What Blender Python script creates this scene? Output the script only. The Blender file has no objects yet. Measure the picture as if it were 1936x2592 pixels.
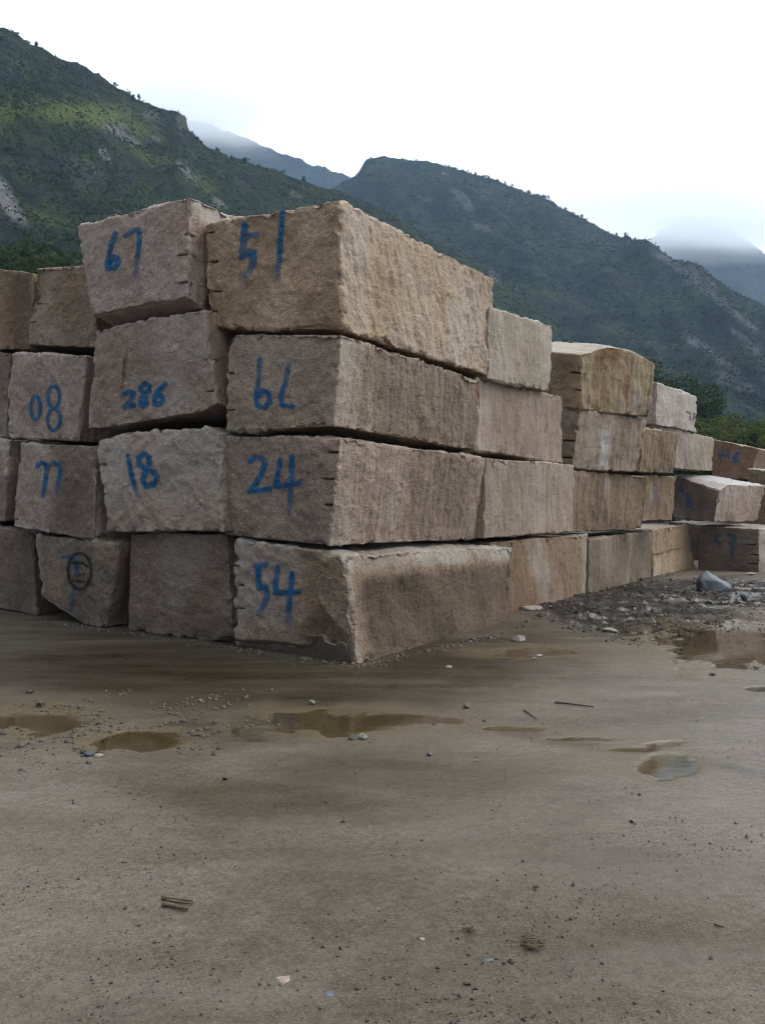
import bpy, math, random
import numpy as np
from mathutils import Vector

random.seed(7)
RNG = np.random.default_rng(11)
S = bpy.context.scene
C = S.collection
R = math.radians

# ------------------------------------------------------------------ camera, sky, sun, exposure
EYE, F, CX, HZ = 1.5, 2201.0, 968.0, 1283.0          # eye height; focal length and horizon in photo pixels
cam_d = bpy.data.cameras.new('camera')
cam = bpy.data.objects.new('camera', cam_d); C.objects.link(cam)
cam.location = (0, 0, EYE); cam.rotation_euler = (R(90), 0, 0)
cam_d.sensor_fit = 'VERTICAL'; cam_d.sensor_height = 36.0; cam_d.sensor_width = 36.0
cam_d.lens = 36.0 * F / 2592.0; cam_d.shift_y = -(1296 - HZ) / 2592.0
cam_d.clip_start = 0.05; cam_d.clip_end = 12000
S.camera = cam

SUN_EL, SUN_AZ = 46.0, 76.0                            # azimuth clockwise from +Y (straight ahead)
w = bpy.data.worlds.new('World'); S.world = w; w.use_nodes = True
nt = w.node_tree; nt.nodes.clear()
def N(tree, kind, **kw):
    n = tree.nodes.new(kind)
    for k, v in kw.items():
        if k == 'inp':
            for a, b in v.items(): n.inputs[a].default_value = b
        else: setattr(n, k, v)
    return n
out = N(nt, 'ShaderNodeOutputWorld'); bg = N(nt, 'ShaderNodeBackground', inp={'Strength': 0.1})
sky = N(nt, 'ShaderNodeTexSky', sky_type='NISHITA', sun_disc=False, sun_elevation=R(SUN_EL), sun_rotation=R(SUN_AZ))
tc = N(nt, 'ShaderNodeTexCoord')
dt = N(nt, 'ShaderNodeVectorMath', operation='DOT_PRODUCT'); dt.inputs[1].default_value = (0.80, 0.46, 0.39)
mr = N(nt, 'ShaderNodeMapRange', interpolation_type='SMOOTHSTEP', inp={'From Min': -0.75, 'From Max': 0.75, 'To Min': 0.0, 'To Max': 1.0})
cl = N(nt, 'ShaderNodeMix', data_type='RGBA')
cl.inputs['A'].default_value = (3.8, 3.9, 4.05, 1); cl.inputs['B'].default_value = (19.0, 19.4, 19.2, 1)
mx = N(nt, 'ShaderNodeMix', data_type='RGBA', inp={'Factor': 0.9})
nt.links.new(tc.outputs['Generated'], dt.inputs[0]); nt.links.new(dt.outputs['Value'], mr.inputs['Value'])
nt.links.new(mr.outputs[0], cl.inputs['Factor'])
nt.links.new(sky.outputs[0], mx.inputs['A']); nt.links.new(cl.outputs['Result'], mx.inputs['B'])
nt.links.new(mx.outputs['Result'], bg.inputs['Color']); nt.links.new(bg.outputs[0], out.inputs['Surface'])

sd = bpy.data.lights.new('sun', 'SUN'); sun = bpy.data.objects.new('sun', sd); C.objects.link(sun)
sd.energy = 1.5; sd.angle = R(35); sd.color = (1.0, 0.96, 0.9)
sdir = Vector((math.sin(R(SUN_AZ)) * math.cos(R(SUN_EL)), math.cos(R(SUN_AZ)) * math.cos(R(SUN_EL)), math.sin(R(SUN_EL))))
sun.rotation_euler = sdir.to_track_quat('Z', 'Y').to_euler(); sun.location = (20, 10, 40)

S.view_settings.view_transform = 'Standard'; S.view_settings.look = 'None'
S.view_settings.exposure = 0.32; S.view_settings.gamma = 1.0
S.cycles.use_denoising = True; S.cycles.filter_width = 1.15
S.cycles.volume_bounces = 14; S.cycles.max_bounces = 16

# ------------------------------------------------------------------ helpers
def P(px, py, Y):                                       # point seen at photo pixel px,py, Y metres ahead
    return np.array([(px - CX) / F * Y, Y, EYE + (HZ - py) / F * Y])
def proj(p):
    Y = np.maximum(p[..., 1], 0.05)
    return CX + F * p[..., 0] / Y, HZ - F * (p[..., 2] - EYE) / Y
def GP(px, py, z=0.0):                                  # point on the ground
    return P(px, py, F * (EYE - z) / (py - HZ))

_perm = np.random.default_rng(3).permutation(256); _perm = np.concatenate([_perm, _perm, _perm])
_g = np.random.default_rng(4).normal(size=(256, 3)); _g /= np.linalg.norm(_g, axis=1, keepdims=True)
def noise(p, seed=0):                                   # gradient noise, about -0.7..0.7
    p = np.asarray(p, float) + seed * 17.371
    i = np.floor(p).astype(int); f = p - i; i &= 255
    u = f * f * f * (f * (f * 6 - 15) + 10)
    res = 0.0
    for dx in (0, 1):
        wx = u[..., 0] if dx else 1 - u[..., 0]
        for dy in (0, 1):
            wy = u[..., 1] if dy else 1 - u[..., 1]
            for dz in (0, 1):
                wz = u[..., 2] if dz else 1 - u[..., 2]
                h = _perm[_perm[_perm[i[..., 0] + dx] + i[..., 1] + dy] + ((i[..., 2] + dz) & 255)]
                g = _g[h]
                res = res + wx * wy * wz * (g[..., 0] * (f[..., 0] - dx) + g[..., 1] * (f[..., 1] - dy) + g[..., 2] * (f[..., 2] - dz))
    return res
def fbm(p, o=4, seed=0, gain=0.5):
    p = np.asarray(p, float); r = 0; a = 1.0
    for k in range(o):
        r = r + a * noise(p, seed + k); p = p * 2.03; a *= gain
    return r
def sstep(a, b, x):
    t = np.clip((x - a) / (b - a), 0, 1); return t * t * (3 - 2 * t)

def mesh_obj(name, V, Fc, mat=None, parent=None, smooth=True, attrs=None, loc=None):
    V = np.asarray(V, float)
    loc = np.zeros(3) if loc is None else np.asarray(loc, float)
    me = bpy.data.meshes.new(name)
    Fc = np.asarray(Fc, dtype=np.int32) if not isinstance(Fc, list) else Fc
    if isinstance(Fc, list):
        me.from_pydata([tuple(v) for v in (V - loc)], [], Fc)
    else:
        n, k = Fc.shape
        me.vertices.add(len(V)); me.vertices.foreach_set('co', (V - loc).astype(np.float32).ravel())
        me.loops.add(n * k); me.loops.foreach_set('vertex_index', Fc.ravel())
        me.polygons.add(n)
        me.polygons.foreach_set('loop_start', np.arange(0, n * k, k, dtype=np.int32))
        me.polygons.foreach_set('loop_total', np.full(n, k, dtype=np.int32))
    for an, av in (attrs or {}).items():
        a = me.attributes.new(an, 'FLOAT', 'POINT'); a.data.foreach_set('value', np.asarray(av, np.float32).ravel())
    me.update(calc_edges=True)
    if smooth: me.polygons.foreach_set('use_smooth', np.ones(len(me.polygons), dtype=bool))
    if mat: me.materials.append(mat)
    o = bpy.data.objects.new(name, me); C.objects.link(o)
    if parent is not None:
        o.parent = parent
        o.location = loc - np.array(parent.location)
    else:
        o.location = loc
    return o
def tag(o, label=None, cat=None, group=None, kind=None):
    for k, v in (('label', label), ('category', cat), ('group', group), ('kind', kind)):
        if v: o[k] = v
    return o
def grid_quads(nu, nv):
    i = np.arange(nu - 1)[:, None] * nv + np.arange(nv - 1)[None, :]
    return np.stack([i, i + nv, i + nv + 1, i + 1], -1).reshape(-1, 4)

class M:                                                # tiny node-building helper
    def __init__(s, name):
        s.m = bpy.data.materials.new(name); s.m.use_nodes = True
        s.t = s.m.node_tree; s.t.nodes.clear()
        s.out = s.t.nodes.new('ShaderNodeOutputMaterial')
        s.b = s.t.nodes.new('ShaderNodeBsdfPrincipled'); s.L(s.b.outputs[0], s.out.inputs['Surface'])
    def L(s, a, b): s.t.links.new(a, b)
    def n(s, kind, **kw): return N(s.t, kind, **kw)
    def coord(s, scale=(1, 1, 1), off=(0, 0, 0), which='Object'):
        c = s.n('ShaderNodeTexCoord'); mp = s.n('ShaderNodeMapping')
        mp.inputs['Scale'].default_value = scale; mp.inputs['Location'].default_value = off
        s.L(c.outputs[which], mp.inputs['Vector']); return mp.outputs[0]
    def noise(s, vec, scale, detail=4, rough=0.55, lo=0.35, hi=0.65):
        n = s.n('ShaderNodeTexNoise', inp={'Scale': scale, 'Detail': detail, 'Roughness': rough}); s.L(vec, n.inputs['Vector'])
        r = s.n('ShaderNodeMapRange', inp={'From Min': lo, 'From Max': hi}); s.L(n.outputs[0], r.inputs['Value']); return r.outputs[0]
    def attr(s, name): return s.n('ShaderNodeAttribute', attribute_name=name).outputs['Fac']
    def mul(s, a, b):
        n = s.n('ShaderNodeMath', operation='MULTIPLY'); s._in(a, n.inputs[0]); s._in(b, n.inputs[1]); return n.outputs[0]
    def add(s, a, b):
        n = s.n('ShaderNodeMath', operation='ADD'); s._in(a, n.inputs[0]); s._in(b, n.inputs[1]); return n.outputs[0]
    def rng(s, a, f0, f1, t0=0.0, t1=1.0, smooth=False):
        n = s.n('ShaderNodeMapRange', inp={'From Min': f0, 'From Max': f1, 'To Min': t0, 'To Max': t1})
        if smooth: n.interpolation_type = 'SMOOTHSTEP'
        s._in(a, n.inputs['Value']); return n.outputs[0]
    def _in(s, v, sock):
        if hasattr(v, 'is_linked'): s.L(v, sock)
        else: sock.default_value = v if not isinstance(v, tuple) or len(v) == 4 else (*v, 1)
    def mix(s, f, a, b, mode='MIX'):
        n = s.n('ShaderNodeMix', data_type='RGBA', blend_type=mode)
        s._in(f, n.inputs['Factor']); s._in(a, n.inputs['A']); s._in(b, n.inputs['B']); return n.outputs['Result']
    def bump(s, h, strength, dist):
        n = s.n('ShaderNodeBump', inp={'Strength': strength, 'Distance': dist}); s.L(h, n.inputs['Height'])
        s.L(n.outputs[0], s.b.inputs['Normal'])
    def set(s, **kw):
        for k, v in kw.items(): s._in(v, s.b.inputs[k.replace('_', ' ')])
        return s

# ------------------------------------------------------------------ ground
PUD = [  # puddles: photo px centre, half sizes, depth
    (70, 1826, 165, 30, 0.030), (345, 1868, 115, 26, 0.030),
    (1850, 1640, 185, 46, 0.045), (850, 1832, 165, 30, 0.014), (1050, 1826, 120, 16, 0.010), (1340, 1650, 120, 13, 0.014), (1290, 1846, 75, 6, 0.010), (1460, 1870, 95, 6, 0.010), (1610, 1895, 100, 7, 0.010), (1690, 1937, 75, 24, 0.02), (1690, 1882, 60, 8, 0.015), (1925, 1745, 40, 8, 0.015),
]
def pxg(x, y):
    Y = np.maximum(y, 0.3); return CX + F * x / Y, HZ + F * EYE / Y
def ell(px, py, cx, cy, rx, ry, ang=0.0):
    c, s_ = math.cos(ang), math.sin(ang); dx, dy = px - cx, py - cy
    return np.sqrt(((dx * c + dy * s_) / rx) ** 2 + ((-dx * s_ + dy * c) / ry) ** 2)
def ground_fields(x, y):
    px, py = pxg(x, y); front = (y > 0.4)
    p = np.stack([x, y, np.zeros_like(x)], -1)
    d = np.hypot(x, y)
    fade = np.clip(1.2 - d / 60.0, 0.0, 1.0)
    wob = fbm(p * 1.3, 3, 5)
    z = 0.012 * fbm(p * 0.45, 2, 1) + 0.007 * fbm(p * 2.5, 3, 2)
    mud = np.maximum(np.clip(1.35 - ell(px + 60 * wob, py + 20 * wob, 1600, 1535, 330, 85, 0.12), 0, 1),
                     np.clip(1.3 - ell(px + 50 * wob, py + 10 * wob, 1850, 1500, 260, 42, 0.0), 0, 1))
    mud = sstep(0.1, 0.7, mud) * front
    ridges = np.abs(fbm(p * np.array([0.9, 2.6, 1]), 4, 8, 0.6))
    z = z + mud * (-0.04 + 0.12 * ridges + 0.05 * fbm(p * 7, 4, 9, .65))
    # heap that leans against the second corner stone
    z = z + 0.05 * sstep(1.2, 0.2, ell(px, py, 1430, 1545, 190, 42, -0.12)) * front
    wet = np.zeros_like(x); pud = np.zeros_like(x)
    for cx, cy, rx, ry, dep in PUD:
        e = ell(px + 0.55 * rx * wob + .3 * rx * fbm(p * 4, 3, 16), py + 1.0 * ry * fbm(p * 2.7, 4, 6, .6), cx, cy, rx, ry)
        k = sstep(1.25, 0.55, e) * front
        z = z - dep * k; pud = np.maximum(pud, k)
        wet = np.maximum(wet, sstep(2.3, 0.8, e + .25 * fbm(p * 4, 3, 19)) * front)
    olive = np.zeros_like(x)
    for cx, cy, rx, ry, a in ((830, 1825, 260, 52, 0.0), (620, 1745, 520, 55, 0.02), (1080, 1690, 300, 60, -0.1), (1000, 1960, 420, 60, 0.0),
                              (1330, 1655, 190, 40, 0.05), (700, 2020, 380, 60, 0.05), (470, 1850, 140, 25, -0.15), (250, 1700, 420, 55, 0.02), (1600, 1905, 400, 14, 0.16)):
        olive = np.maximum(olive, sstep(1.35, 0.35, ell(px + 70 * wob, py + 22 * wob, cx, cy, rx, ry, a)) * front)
    deep = sstep(1.25, 0.6, ell(px + 40 * wob, py + 16 * wob, 850, 1830, 175, 36)) * front
    damp = np.maximum(sstep(1.3, .25, ell(px + 110 * wob, py + 34 * wob, 520, 1680, 900, 190, .03)), sstep(1.3, .3, ell(px + 90 * wob, py + 30 * wob, 1150, 1680, 420, 130, -.12))) * front  # damp earth, plus the stack's shade and dark reflection put into the colour
    sheen = sstep(1.9, .35, ell(px + 150 * wob, py + 50 * wob, 1900, 1930, 720, 230, -.12)) * front
    sheen = np.maximum(np.maximum(sheen, .55 * sstep(.05, .4, fbm(p * np.array([.6, 1.7, 1]), 4, 31))), 0)
    return z * fade, mud * front, wet, olive, pud, deep, np.maximum(sheen * (1 - .5 * mud), mud * sstep(.05, .3, fbm(p * np.array([1.2, 3.0, 1]), 3, 44))), damp
def gz(x, y):
    a = ground_fields(np.array([float(x)]), np.array([float(y)])); return float(a[0][0])

az = np.concatenate([np.linspace(-180, -40, 36)[:-1], np.linspace(-40, -27, 40)[:-1], np.linspace(-27, 27, 760), np.linspace(27, 40, 40)[1:], np.linspace(40, 180, 36)[1:]])
rad = np.concatenate([[0.02, 0.6, 1.2, 1.7], np.exp(np.linspace(math.log(2.1), math.log(30), 760)), np.exp(np.linspace(math.log(30.5), math.log(5000), 60))])
A_, R_ = np.meshgrid(np.radians(az), rad, indexing='ij')
gx, gy = R_ * np.sin(A_), R_ * np.cos(A_)
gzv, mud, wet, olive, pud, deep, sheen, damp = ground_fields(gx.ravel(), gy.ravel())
gm = M('wet_quarry_ground')
v = gm.coord((1, 1, 1)); vs = gm.coord((0.35, 1.0, 1.0))
n1 = gm.noise(v, 0.8, 4); n2 = gm.noise(v, 6, 6, 0.7, 0.36, 0.64); n3 = gm.noise(v, 95, 4, 0.8, 0.38, 0.62); n4 = gm.noise(vs, 2.4, 5, 0.6, 0.4, 0.66)
n5 = gm.noise(v, 42, 3, 0.7, 0.6, 0.72); n6 = gm.noise(gm.coord((1, 1, 1), (7, 3, 0)), 75, 2, 0.6, 0.64, 0.74); n7 = gm.noise(gm.coord((0.5, 1.3, 1.0), (3, 9, 0)), 1.1, 5, 0.62, 0.42, 0.62)
col = gm.mix(n1, (0.124, 0.101, 0.075), (0.194, 0.163, 0.128))
col = gm.mix(gm.mul(n2, 0.5), col, (0.095, 0.072, 0.053))
col = gm.mix(gm.mul(n7, 0.5), col, (0.25, 0.215, 0.185))
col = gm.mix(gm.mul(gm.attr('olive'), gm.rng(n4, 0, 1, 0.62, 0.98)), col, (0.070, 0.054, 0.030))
strk = gm.noise(gm.coord((0.22, 1.5, 1.0), (4, 1, 0)), 1.7, 6, 0.68, 0.34, 0.6)
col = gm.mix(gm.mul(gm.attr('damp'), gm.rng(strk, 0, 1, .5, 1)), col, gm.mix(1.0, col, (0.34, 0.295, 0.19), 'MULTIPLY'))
col = gm.mix(gm.mul(gm.attr('deep'), 0.8), col, (0.085, 0.060, 0.026))
col = gm.mix(gm.mul(gm.attr('mud'), gm.rng(n2, 0, 1, 0.75, 1.0)), col, (0.026, 0.020, 0.016))
col = gm.mix(gm.mul(gm.attr('mud'), gm.mul(gm.noise(v, 22, 4, 0.7, 0.56, 0.72), 0.45)), col, (0.105, 0.086, 0.072))
col = gm.mix(gm.mul(gm.attr('wet'), 0.85), col, (0.150, 0.120, 0.068))
col = gm.mix(n3, gm.mix(1.0, col, (0.76, 0.76, 0.75), 'MULTIPLY'), gm.mix(1.0, col, (1.36, 1.37, 1.39), 'MULTIPLY'))
col = gm.mix(gm.mul(gm.noise(v, 24, 5, 0.8, 0.42, 0.64), 0.45), col, gm.mix(1.0, col, (0.5, 0.46, 0.4), 'MULTIPLY'))
col = gm.mix(gm.mul(n5, 0.55), col, (0.035, 0.028, 0.023))
col = gm.mix(gm.mul(n6, gm.rng(gm.attr('mud'), 0, 1, .45, .1)), col, (0.30, 0.28, 0.26))
wf = gm.mul(gm.attr('olive'), gm.rng(n4, 0, 1, .35, 1)); n8 = gm.noise(gm.coord((0.45, 1.5, 1.0), (2, 5, 0)), 3.0, 6, 0.7, 0.36, 0.64); n9 = gm.noise(v, 30, 4, 0.75, 0.35, 0.65)
film = gm.add(gm.mul(gm.rng(n8, 0, 1, 0.55, 0.0), gm.rng(n9, 0, 1, 1.0, 0.4)), gm.add(gm.mul(gm.attr('sheen'), 0.85), gm.add(gm.mul(wf, 0.6), gm.mul(gm.attr('damp'), 0.15))))
filmc = gm.n('ShaderNodeClamp'); gm.L(film, filmc.inputs[0]); film = filmc.outputs[0]
gm.set(Base_Color=gm.mix(gm.mul(film, 0.65), col, gm.mix(1.0, col, (0.62, 0.55, 0.45), 'MULTIPLY')), Roughness=gm.rng(film, 0, 1, 0.72, 0.15), Specular_IOR_Level=gm.add(0.06, gm.add(gm.mul(film, 0.10), gm.mul(gm.attr('sheen'), 0.5))))
gm.bump(gm.mul(gm.add(n3, gm.add(gm.mul(n2, 1.6), gm.mul(n9, 0.8))), gm.rng(film, 0, 1, 1.0, 0.18)), 0.6, 0.013)
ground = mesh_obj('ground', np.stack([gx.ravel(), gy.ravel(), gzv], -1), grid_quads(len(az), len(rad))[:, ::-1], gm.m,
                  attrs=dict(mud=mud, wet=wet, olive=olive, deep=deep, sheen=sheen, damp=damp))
tag(ground, kind='structure')

wm = M('shallow_rain_water')
wb_ = wm.n('ShaderNodeBump', inp={'Strength': 0.025, 'Distance': 0.01}); wm.L(wm.noise(wm.coord((1.0, 2.2, 1)), 7, 2, 0.5, 0.2, 0.8), wb_.inputs['Height'])
gl = wm.n('ShaderNodeBsdfGlossy', inp={'Roughness': 0.03}); gl.inputs['Color'].default_value = (.95, .96, 1, 1); tr = wm.n('ShaderNodeBsdfTransparent'); tr.inputs['Color'].default_value = (.90, .85, .70, 1)
fr = wm.n('ShaderNodeFresnel', inp={'IOR': 1.34}); mxw = wm.n('ShaderNodeMixShader')
wm.L(wb_.outputs[0], gl.inputs['Normal']); wm.L(wb_.outputs[0], fr.inputs['Normal']); dpt = wm.attr('depth'); wm.L(wm.mul(fr.outputs[0], wm.rng(dpt, 0.02, 0.5, 0, 1, True)), mxw.inputs[0]); wm.L(wm.mix(wm.rng(dpt, 0, 1, 0, 1), (1, 1, 1), (.90, .86, .72)), tr.inputs['Color']); wm.L(tr.outputs[0], mxw.inputs[1]); wm.L(gl.outputs[0], mxw.inputs[2]); wm.L(mxw.outputs[0], wm.out.inputs['Surface'])
for k, (cx, cy, rx, ry, dep) in enumerate(PUD):            # a level sheet of water that thins out to nothing at its rim
    c = GP(cx, cy); lv = gz(c[0], c[1]) + dep * 0.66
    qx, qy = np.meshgrid(np.linspace(cx - 1.6 * rx, cx + 1.6 * rx, 90), np.linspace(cy - 1.5 * ry, cy + 1.5 * ry, 60), indexing='ij')
    Yq = F * EYE / (qy - HZ); wx, wy = ((qx - CX) / F * Yq).ravel(), Yq.ravel()
    dp = lv - ground_fields(wx, wy)[0]; q_ = grid_quads(90, 60)[:, ::-1]; q_ = q_[dp[q_].max(1) > -0.002]
    ids, inv = np.unique(q_.ravel(), return_inverse=True); mid = np.array([c[0], c[1], lv])
    tag(mesh_obj('puddle_water', np.stack([wx, wy, wx * 0 + lv], -1)[ids], inv.reshape(-1, 4).astype(np.int32), wm.m, loc=mid, smooth=False, attrs=dict(depth=np.clip(dp[ids] / (dep * .6), 0, 1))), kind='structure')

# ------------------------------------------------------------------ hills
D = 1936.0 / 1652.0
GRASS = {}
def hill(name, sil, Yr, Y0, mat, seed, tlim, nu=700, nv=240, rough=1.0, back=0.5, grass=(), rock=()):
    """sil: skyline in photo pixels; Yr/Y0: distance of the ridge and of the foot, as (t, metres) lists"""
    sx = np.array([(p[0] * D - CX) / F for p in sil]); sy = np.array([p[1] * D for p in sil])
    t = np.linspace(tlim[0], tlim[1], nu)
    yy = np.interp(t, sx, sy); yr = np.interp(t, *zip(*Yr)); y0 = np.interp(t, *zip(*Y0))
    zr = EYE + (HZ - yy) / F * yr
    s = np.concatenate([np.linspace(0, 1, nv), 1 + np.linspace(0, back, 24)[1:]])
    T, Sg = np.meshgrid(t, s, indexing='ij')
    Yd = y0[:, None] + (yr - y0)[:, None] * Sg
    base = np.where(Sg <= 1, Sg ** 1.12, 1 - (Sg - 1) * 1.3 - 0.6 * (Sg - 1) ** 2)
    Z = zr[:, None] * base
    X = T * Yd
    p = np.stack([X, Yd, Z], -1)
    sc = yr.mean() / 300.0
    spur = fbm(p / (70 * sc) * np.array([1, 0.45, 0.45]), 4, seed)
    env = np.clip(Sg * 5, 0, 1) * np.clip(np.abs(1 - Sg) * 5 + 0.03, 0, 1)
    Z = Z + env * (spur * 21 + 9 * fbm(p / (26 * sc) * np.array([1, .5, .5]), 3, seed + 5)) * sc * rough + np.clip(Sg * 6, 0, 1) * (fbm(p / (9 * sc ** 0.5), 4, seed + 9, 0.6) * 2.0 * sc ** 0.5) * rough
    p = np.stack([X, Yd, Z], -1)
    px, py = proj(p)
    wb = fbm(p / (14 * sc), 3, seed + 21)
    wb2 = fbm(p / (5 * sc) * np.array([1, 1, 1]), 3, seed + 33)
    gr = np.zeros_like(X); rk = .8 * sstep(.34, .55, fbm(np.stack([X, Yd * .35, Z * .35], -1) / (11 * sc), 4, seed + 55, .6)) * sstep(.1, .35, fbm(p / (60 * sc), 2, seed + 56))
    for (cx, cy, rx, ry, a, k) in grass:
        gr = np.maximum(gr, min(1, k * 1.25) * sstep(1.3, 0.3, ell(px + 26 * wb, py + 22 * wb, cx * D, cy * D, rx * D, ry * D, a)))
    for (cx, cy, rx, ry, a, k) in rock:
        rk = np.maximum(rk, k * sstep(1.25, 0.6, ell(px + 12 * wb, py + 12 * wb2, cx * D, cy * D, rx * D * 1.25, ry * D * 1.3, a) + 0.45 * wb2))
    fac = 1
    o = mesh_obj(name, p.reshape(-1, 3), grid_quads(nu, len(s)), mat, attrs=dict(grass=gr, rock=rk))
    tag(o, kind='structure'); GRASS[id(p)] = gr
    return p
def hill_mat(name, dark, light, earth, sc):
    h = M(name); v = h.coord()
    a = h.noise(v, 0.05 / sc, 5, 0.6, 0.38, 0.62); b = h.noise(v, 0.22 / sc, 6, 0.75, 0.38, 0.62); c = h.noise(v, 0.11 / sc, 4, 0.6, 0.45, 0.65)
    col = h.mix(b, dark, light); col = h.mix(h.mul(a, 0.85), col, earth)
    col = h.mix(h.mul(c, 0.4), col, tuple(x * 1.5 for x in light))
    col = h.mix(h.mul(h.attr('grass'), h.rng(b, 0, 1, 0.6, 1)), col, (0.105, 0.125, 0.022))
    rr = h.noise(h.coord((1, 0.5, 0.4)), 0.5 / sc, 4, 0.6, 0.35, 0.65)
    col = h.mix(h.attr('rock'), col, h.mix(rr, (0.09, 0.086, 0.092), (0.26, 0.245, 0.245)))
    h.set(Base_Color=col, Roughness=0.95); h.b.inputs['Specular IOR Level'].default_value = 0.15
    h.bump(h.noise(v, 0.9 / sc, 5, 0.7, 0.2, 0.8), 0.8, 1.2 * sc)
    return h.m
H1 = hill('near_hill', [(-700, -120), (-300, -70), (0, 62), (60, 88), (130, 122), (190, 148), (250, 184), (280, 202), (330, 225), (365, 240), (385, 240), (402, 252), (407, 285), (420, 297), (435, 310), (470, 325), (520, 342),
     (590, 366), (640, 386), (700, 407), (760, 427), (800, 441), (850, 466), (900, 497), (960, 532), (1010, 562), (1060, 592), (1100, 620), (1150, 655), (1200, 700), (1260, 760), (1330, 830), (1400, 890), (1600, 980), (2200, 1080)],
     [(-.8, 260), (-.44, 300), (-.1, 360), (.12, 430), (.5, 420)], [(-.8, 75), (-.44, 95), (0, 130), (.2, 190), (.5, 300)],
     hill_mat('near_hill_scrub', (0.007, 0.016, 0.008), (0.030, 0.050, 0.012), (0.017, 0.015, 0.021), 1.0), 41, (-.75, .42), 800, 260,
     grass=((185, 246, 135, 34, 0.12, 1.0), (20, 235, 60, 30, 0, 0.5), (290, 275, 70, 20, 0.35, 0.55), (330, 340, 80, 18, 0.3, 0.35), (640, 480, 60, 12, .4, .3), (430, 390, 60, 20, .5, .4), (90, 470, 70, 16, 0.1, .3)),
     rock=((16, 425, 12, 55, -0.6, 0.9), (262, 290, 36, 8, 0.5, 0.8), (405, 370, 26, 6, 0.75, 0.8), (228, 335, 9, 16, -0.5, 0.7), (395, 258, 11, 22, 0, 0.35), (470, 440, 14, 8, .6, .7), (255, 470, 16, 10, .6, .7),
           (330, 250, 16, 10, .3, .35), (340, 300, 9, 4, .5, .5), (180, 375, 40, 26, .6, .12), (640, 420, 12, 4, .7, .5)))
H2 = hill('middle_hill', [(200, 700), (600, 470), (700, 415), (755, 388), (775, 368), (792, 345), (830, 338), (870, 344), (930, 350), (1000, 370), (1060, 386), (1130, 410), (1190, 436), (1250, 470), (1310, 500), (1360, 522), (1400, 537), (1430, 560), (1500, 592), (1560, 622), (1652, 668), (1900, 800), (2300, 980)],
     [(-.4, 900), (0, 820), (.2, 700), (.45, 560), (.8, 420)], [(-.4, 420), (0, 330), (.2, 240), (.45, 200), (.8, 170)],
     hill_mat('middle_hill_scrub', (0.007, 0.016, 0.009), (0.028, 0.046, 0.016), (0.016, 0.018, 0.023), 1.6), 77, (-.3, .8), 800, 240,
     grass=((1180, 640, 120, 14, 0.3, 0.25), (1350, 720, 120, 12, 0.35, 0.3), (1420, 790, 100, 14, .4, .3), (1090, 560, 80, 10, .3, .2)),
     rock=((1480, 590, 70, 8, 0.62, 0.42), (1560, 655, 70, 7, 0.7, 0.42), (1530, 760, 60, 9, 0.62, 0.42), (1600, 830, 55, 9, 0.45, 0.42), (1610, 740, 50, 6, .8, .5), (1000, 430, 30, 9, .7, .45), (1040, 490, 20, 6, .5, .4), (920, 430, 14, 5, .4, .4), (1600, 690, 40, 5, .6, .5)))
H3 = hill('misty_back_hill', [(-200, 560), (100, 420), (250, 300), (330, 240), (400, 256), (440, 266), (470, 274), (500, 285), (530, 296), (560, 308), (610, 330), (650, 343), (668, 356), (700, 360), (755, 382), (800, 420), (900, 480), (1100, 600)],
     [(-.5, 1500), (.2, 1300)], [(-.5, 900), (.2, 850)],
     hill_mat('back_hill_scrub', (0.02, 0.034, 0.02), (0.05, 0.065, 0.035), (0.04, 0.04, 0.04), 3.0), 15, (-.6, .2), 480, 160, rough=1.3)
H4 = hill('misty_far_hill', [(1200, 700), (1340, 560), (1400, 516), (1450, 484), (1490, 474), (1520, 477), (1550, 486), (1580, 494), (1620, 520), (1652, 542), (1750, 620), (2000, 760), (2400, 950)],
     [(.1, 1400), (.5, 1300), (.9, 1000)], [(.1, 850), (.9, 700)],
     hill_mat('far_hill_scrub', (0.02, 0.034, 0.02), (0.05, 0.065, 0.035), (0.04, 0.04, 0.04), 3.0), 26, (.12, .9), 480, 160, rough=1.5)

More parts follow.
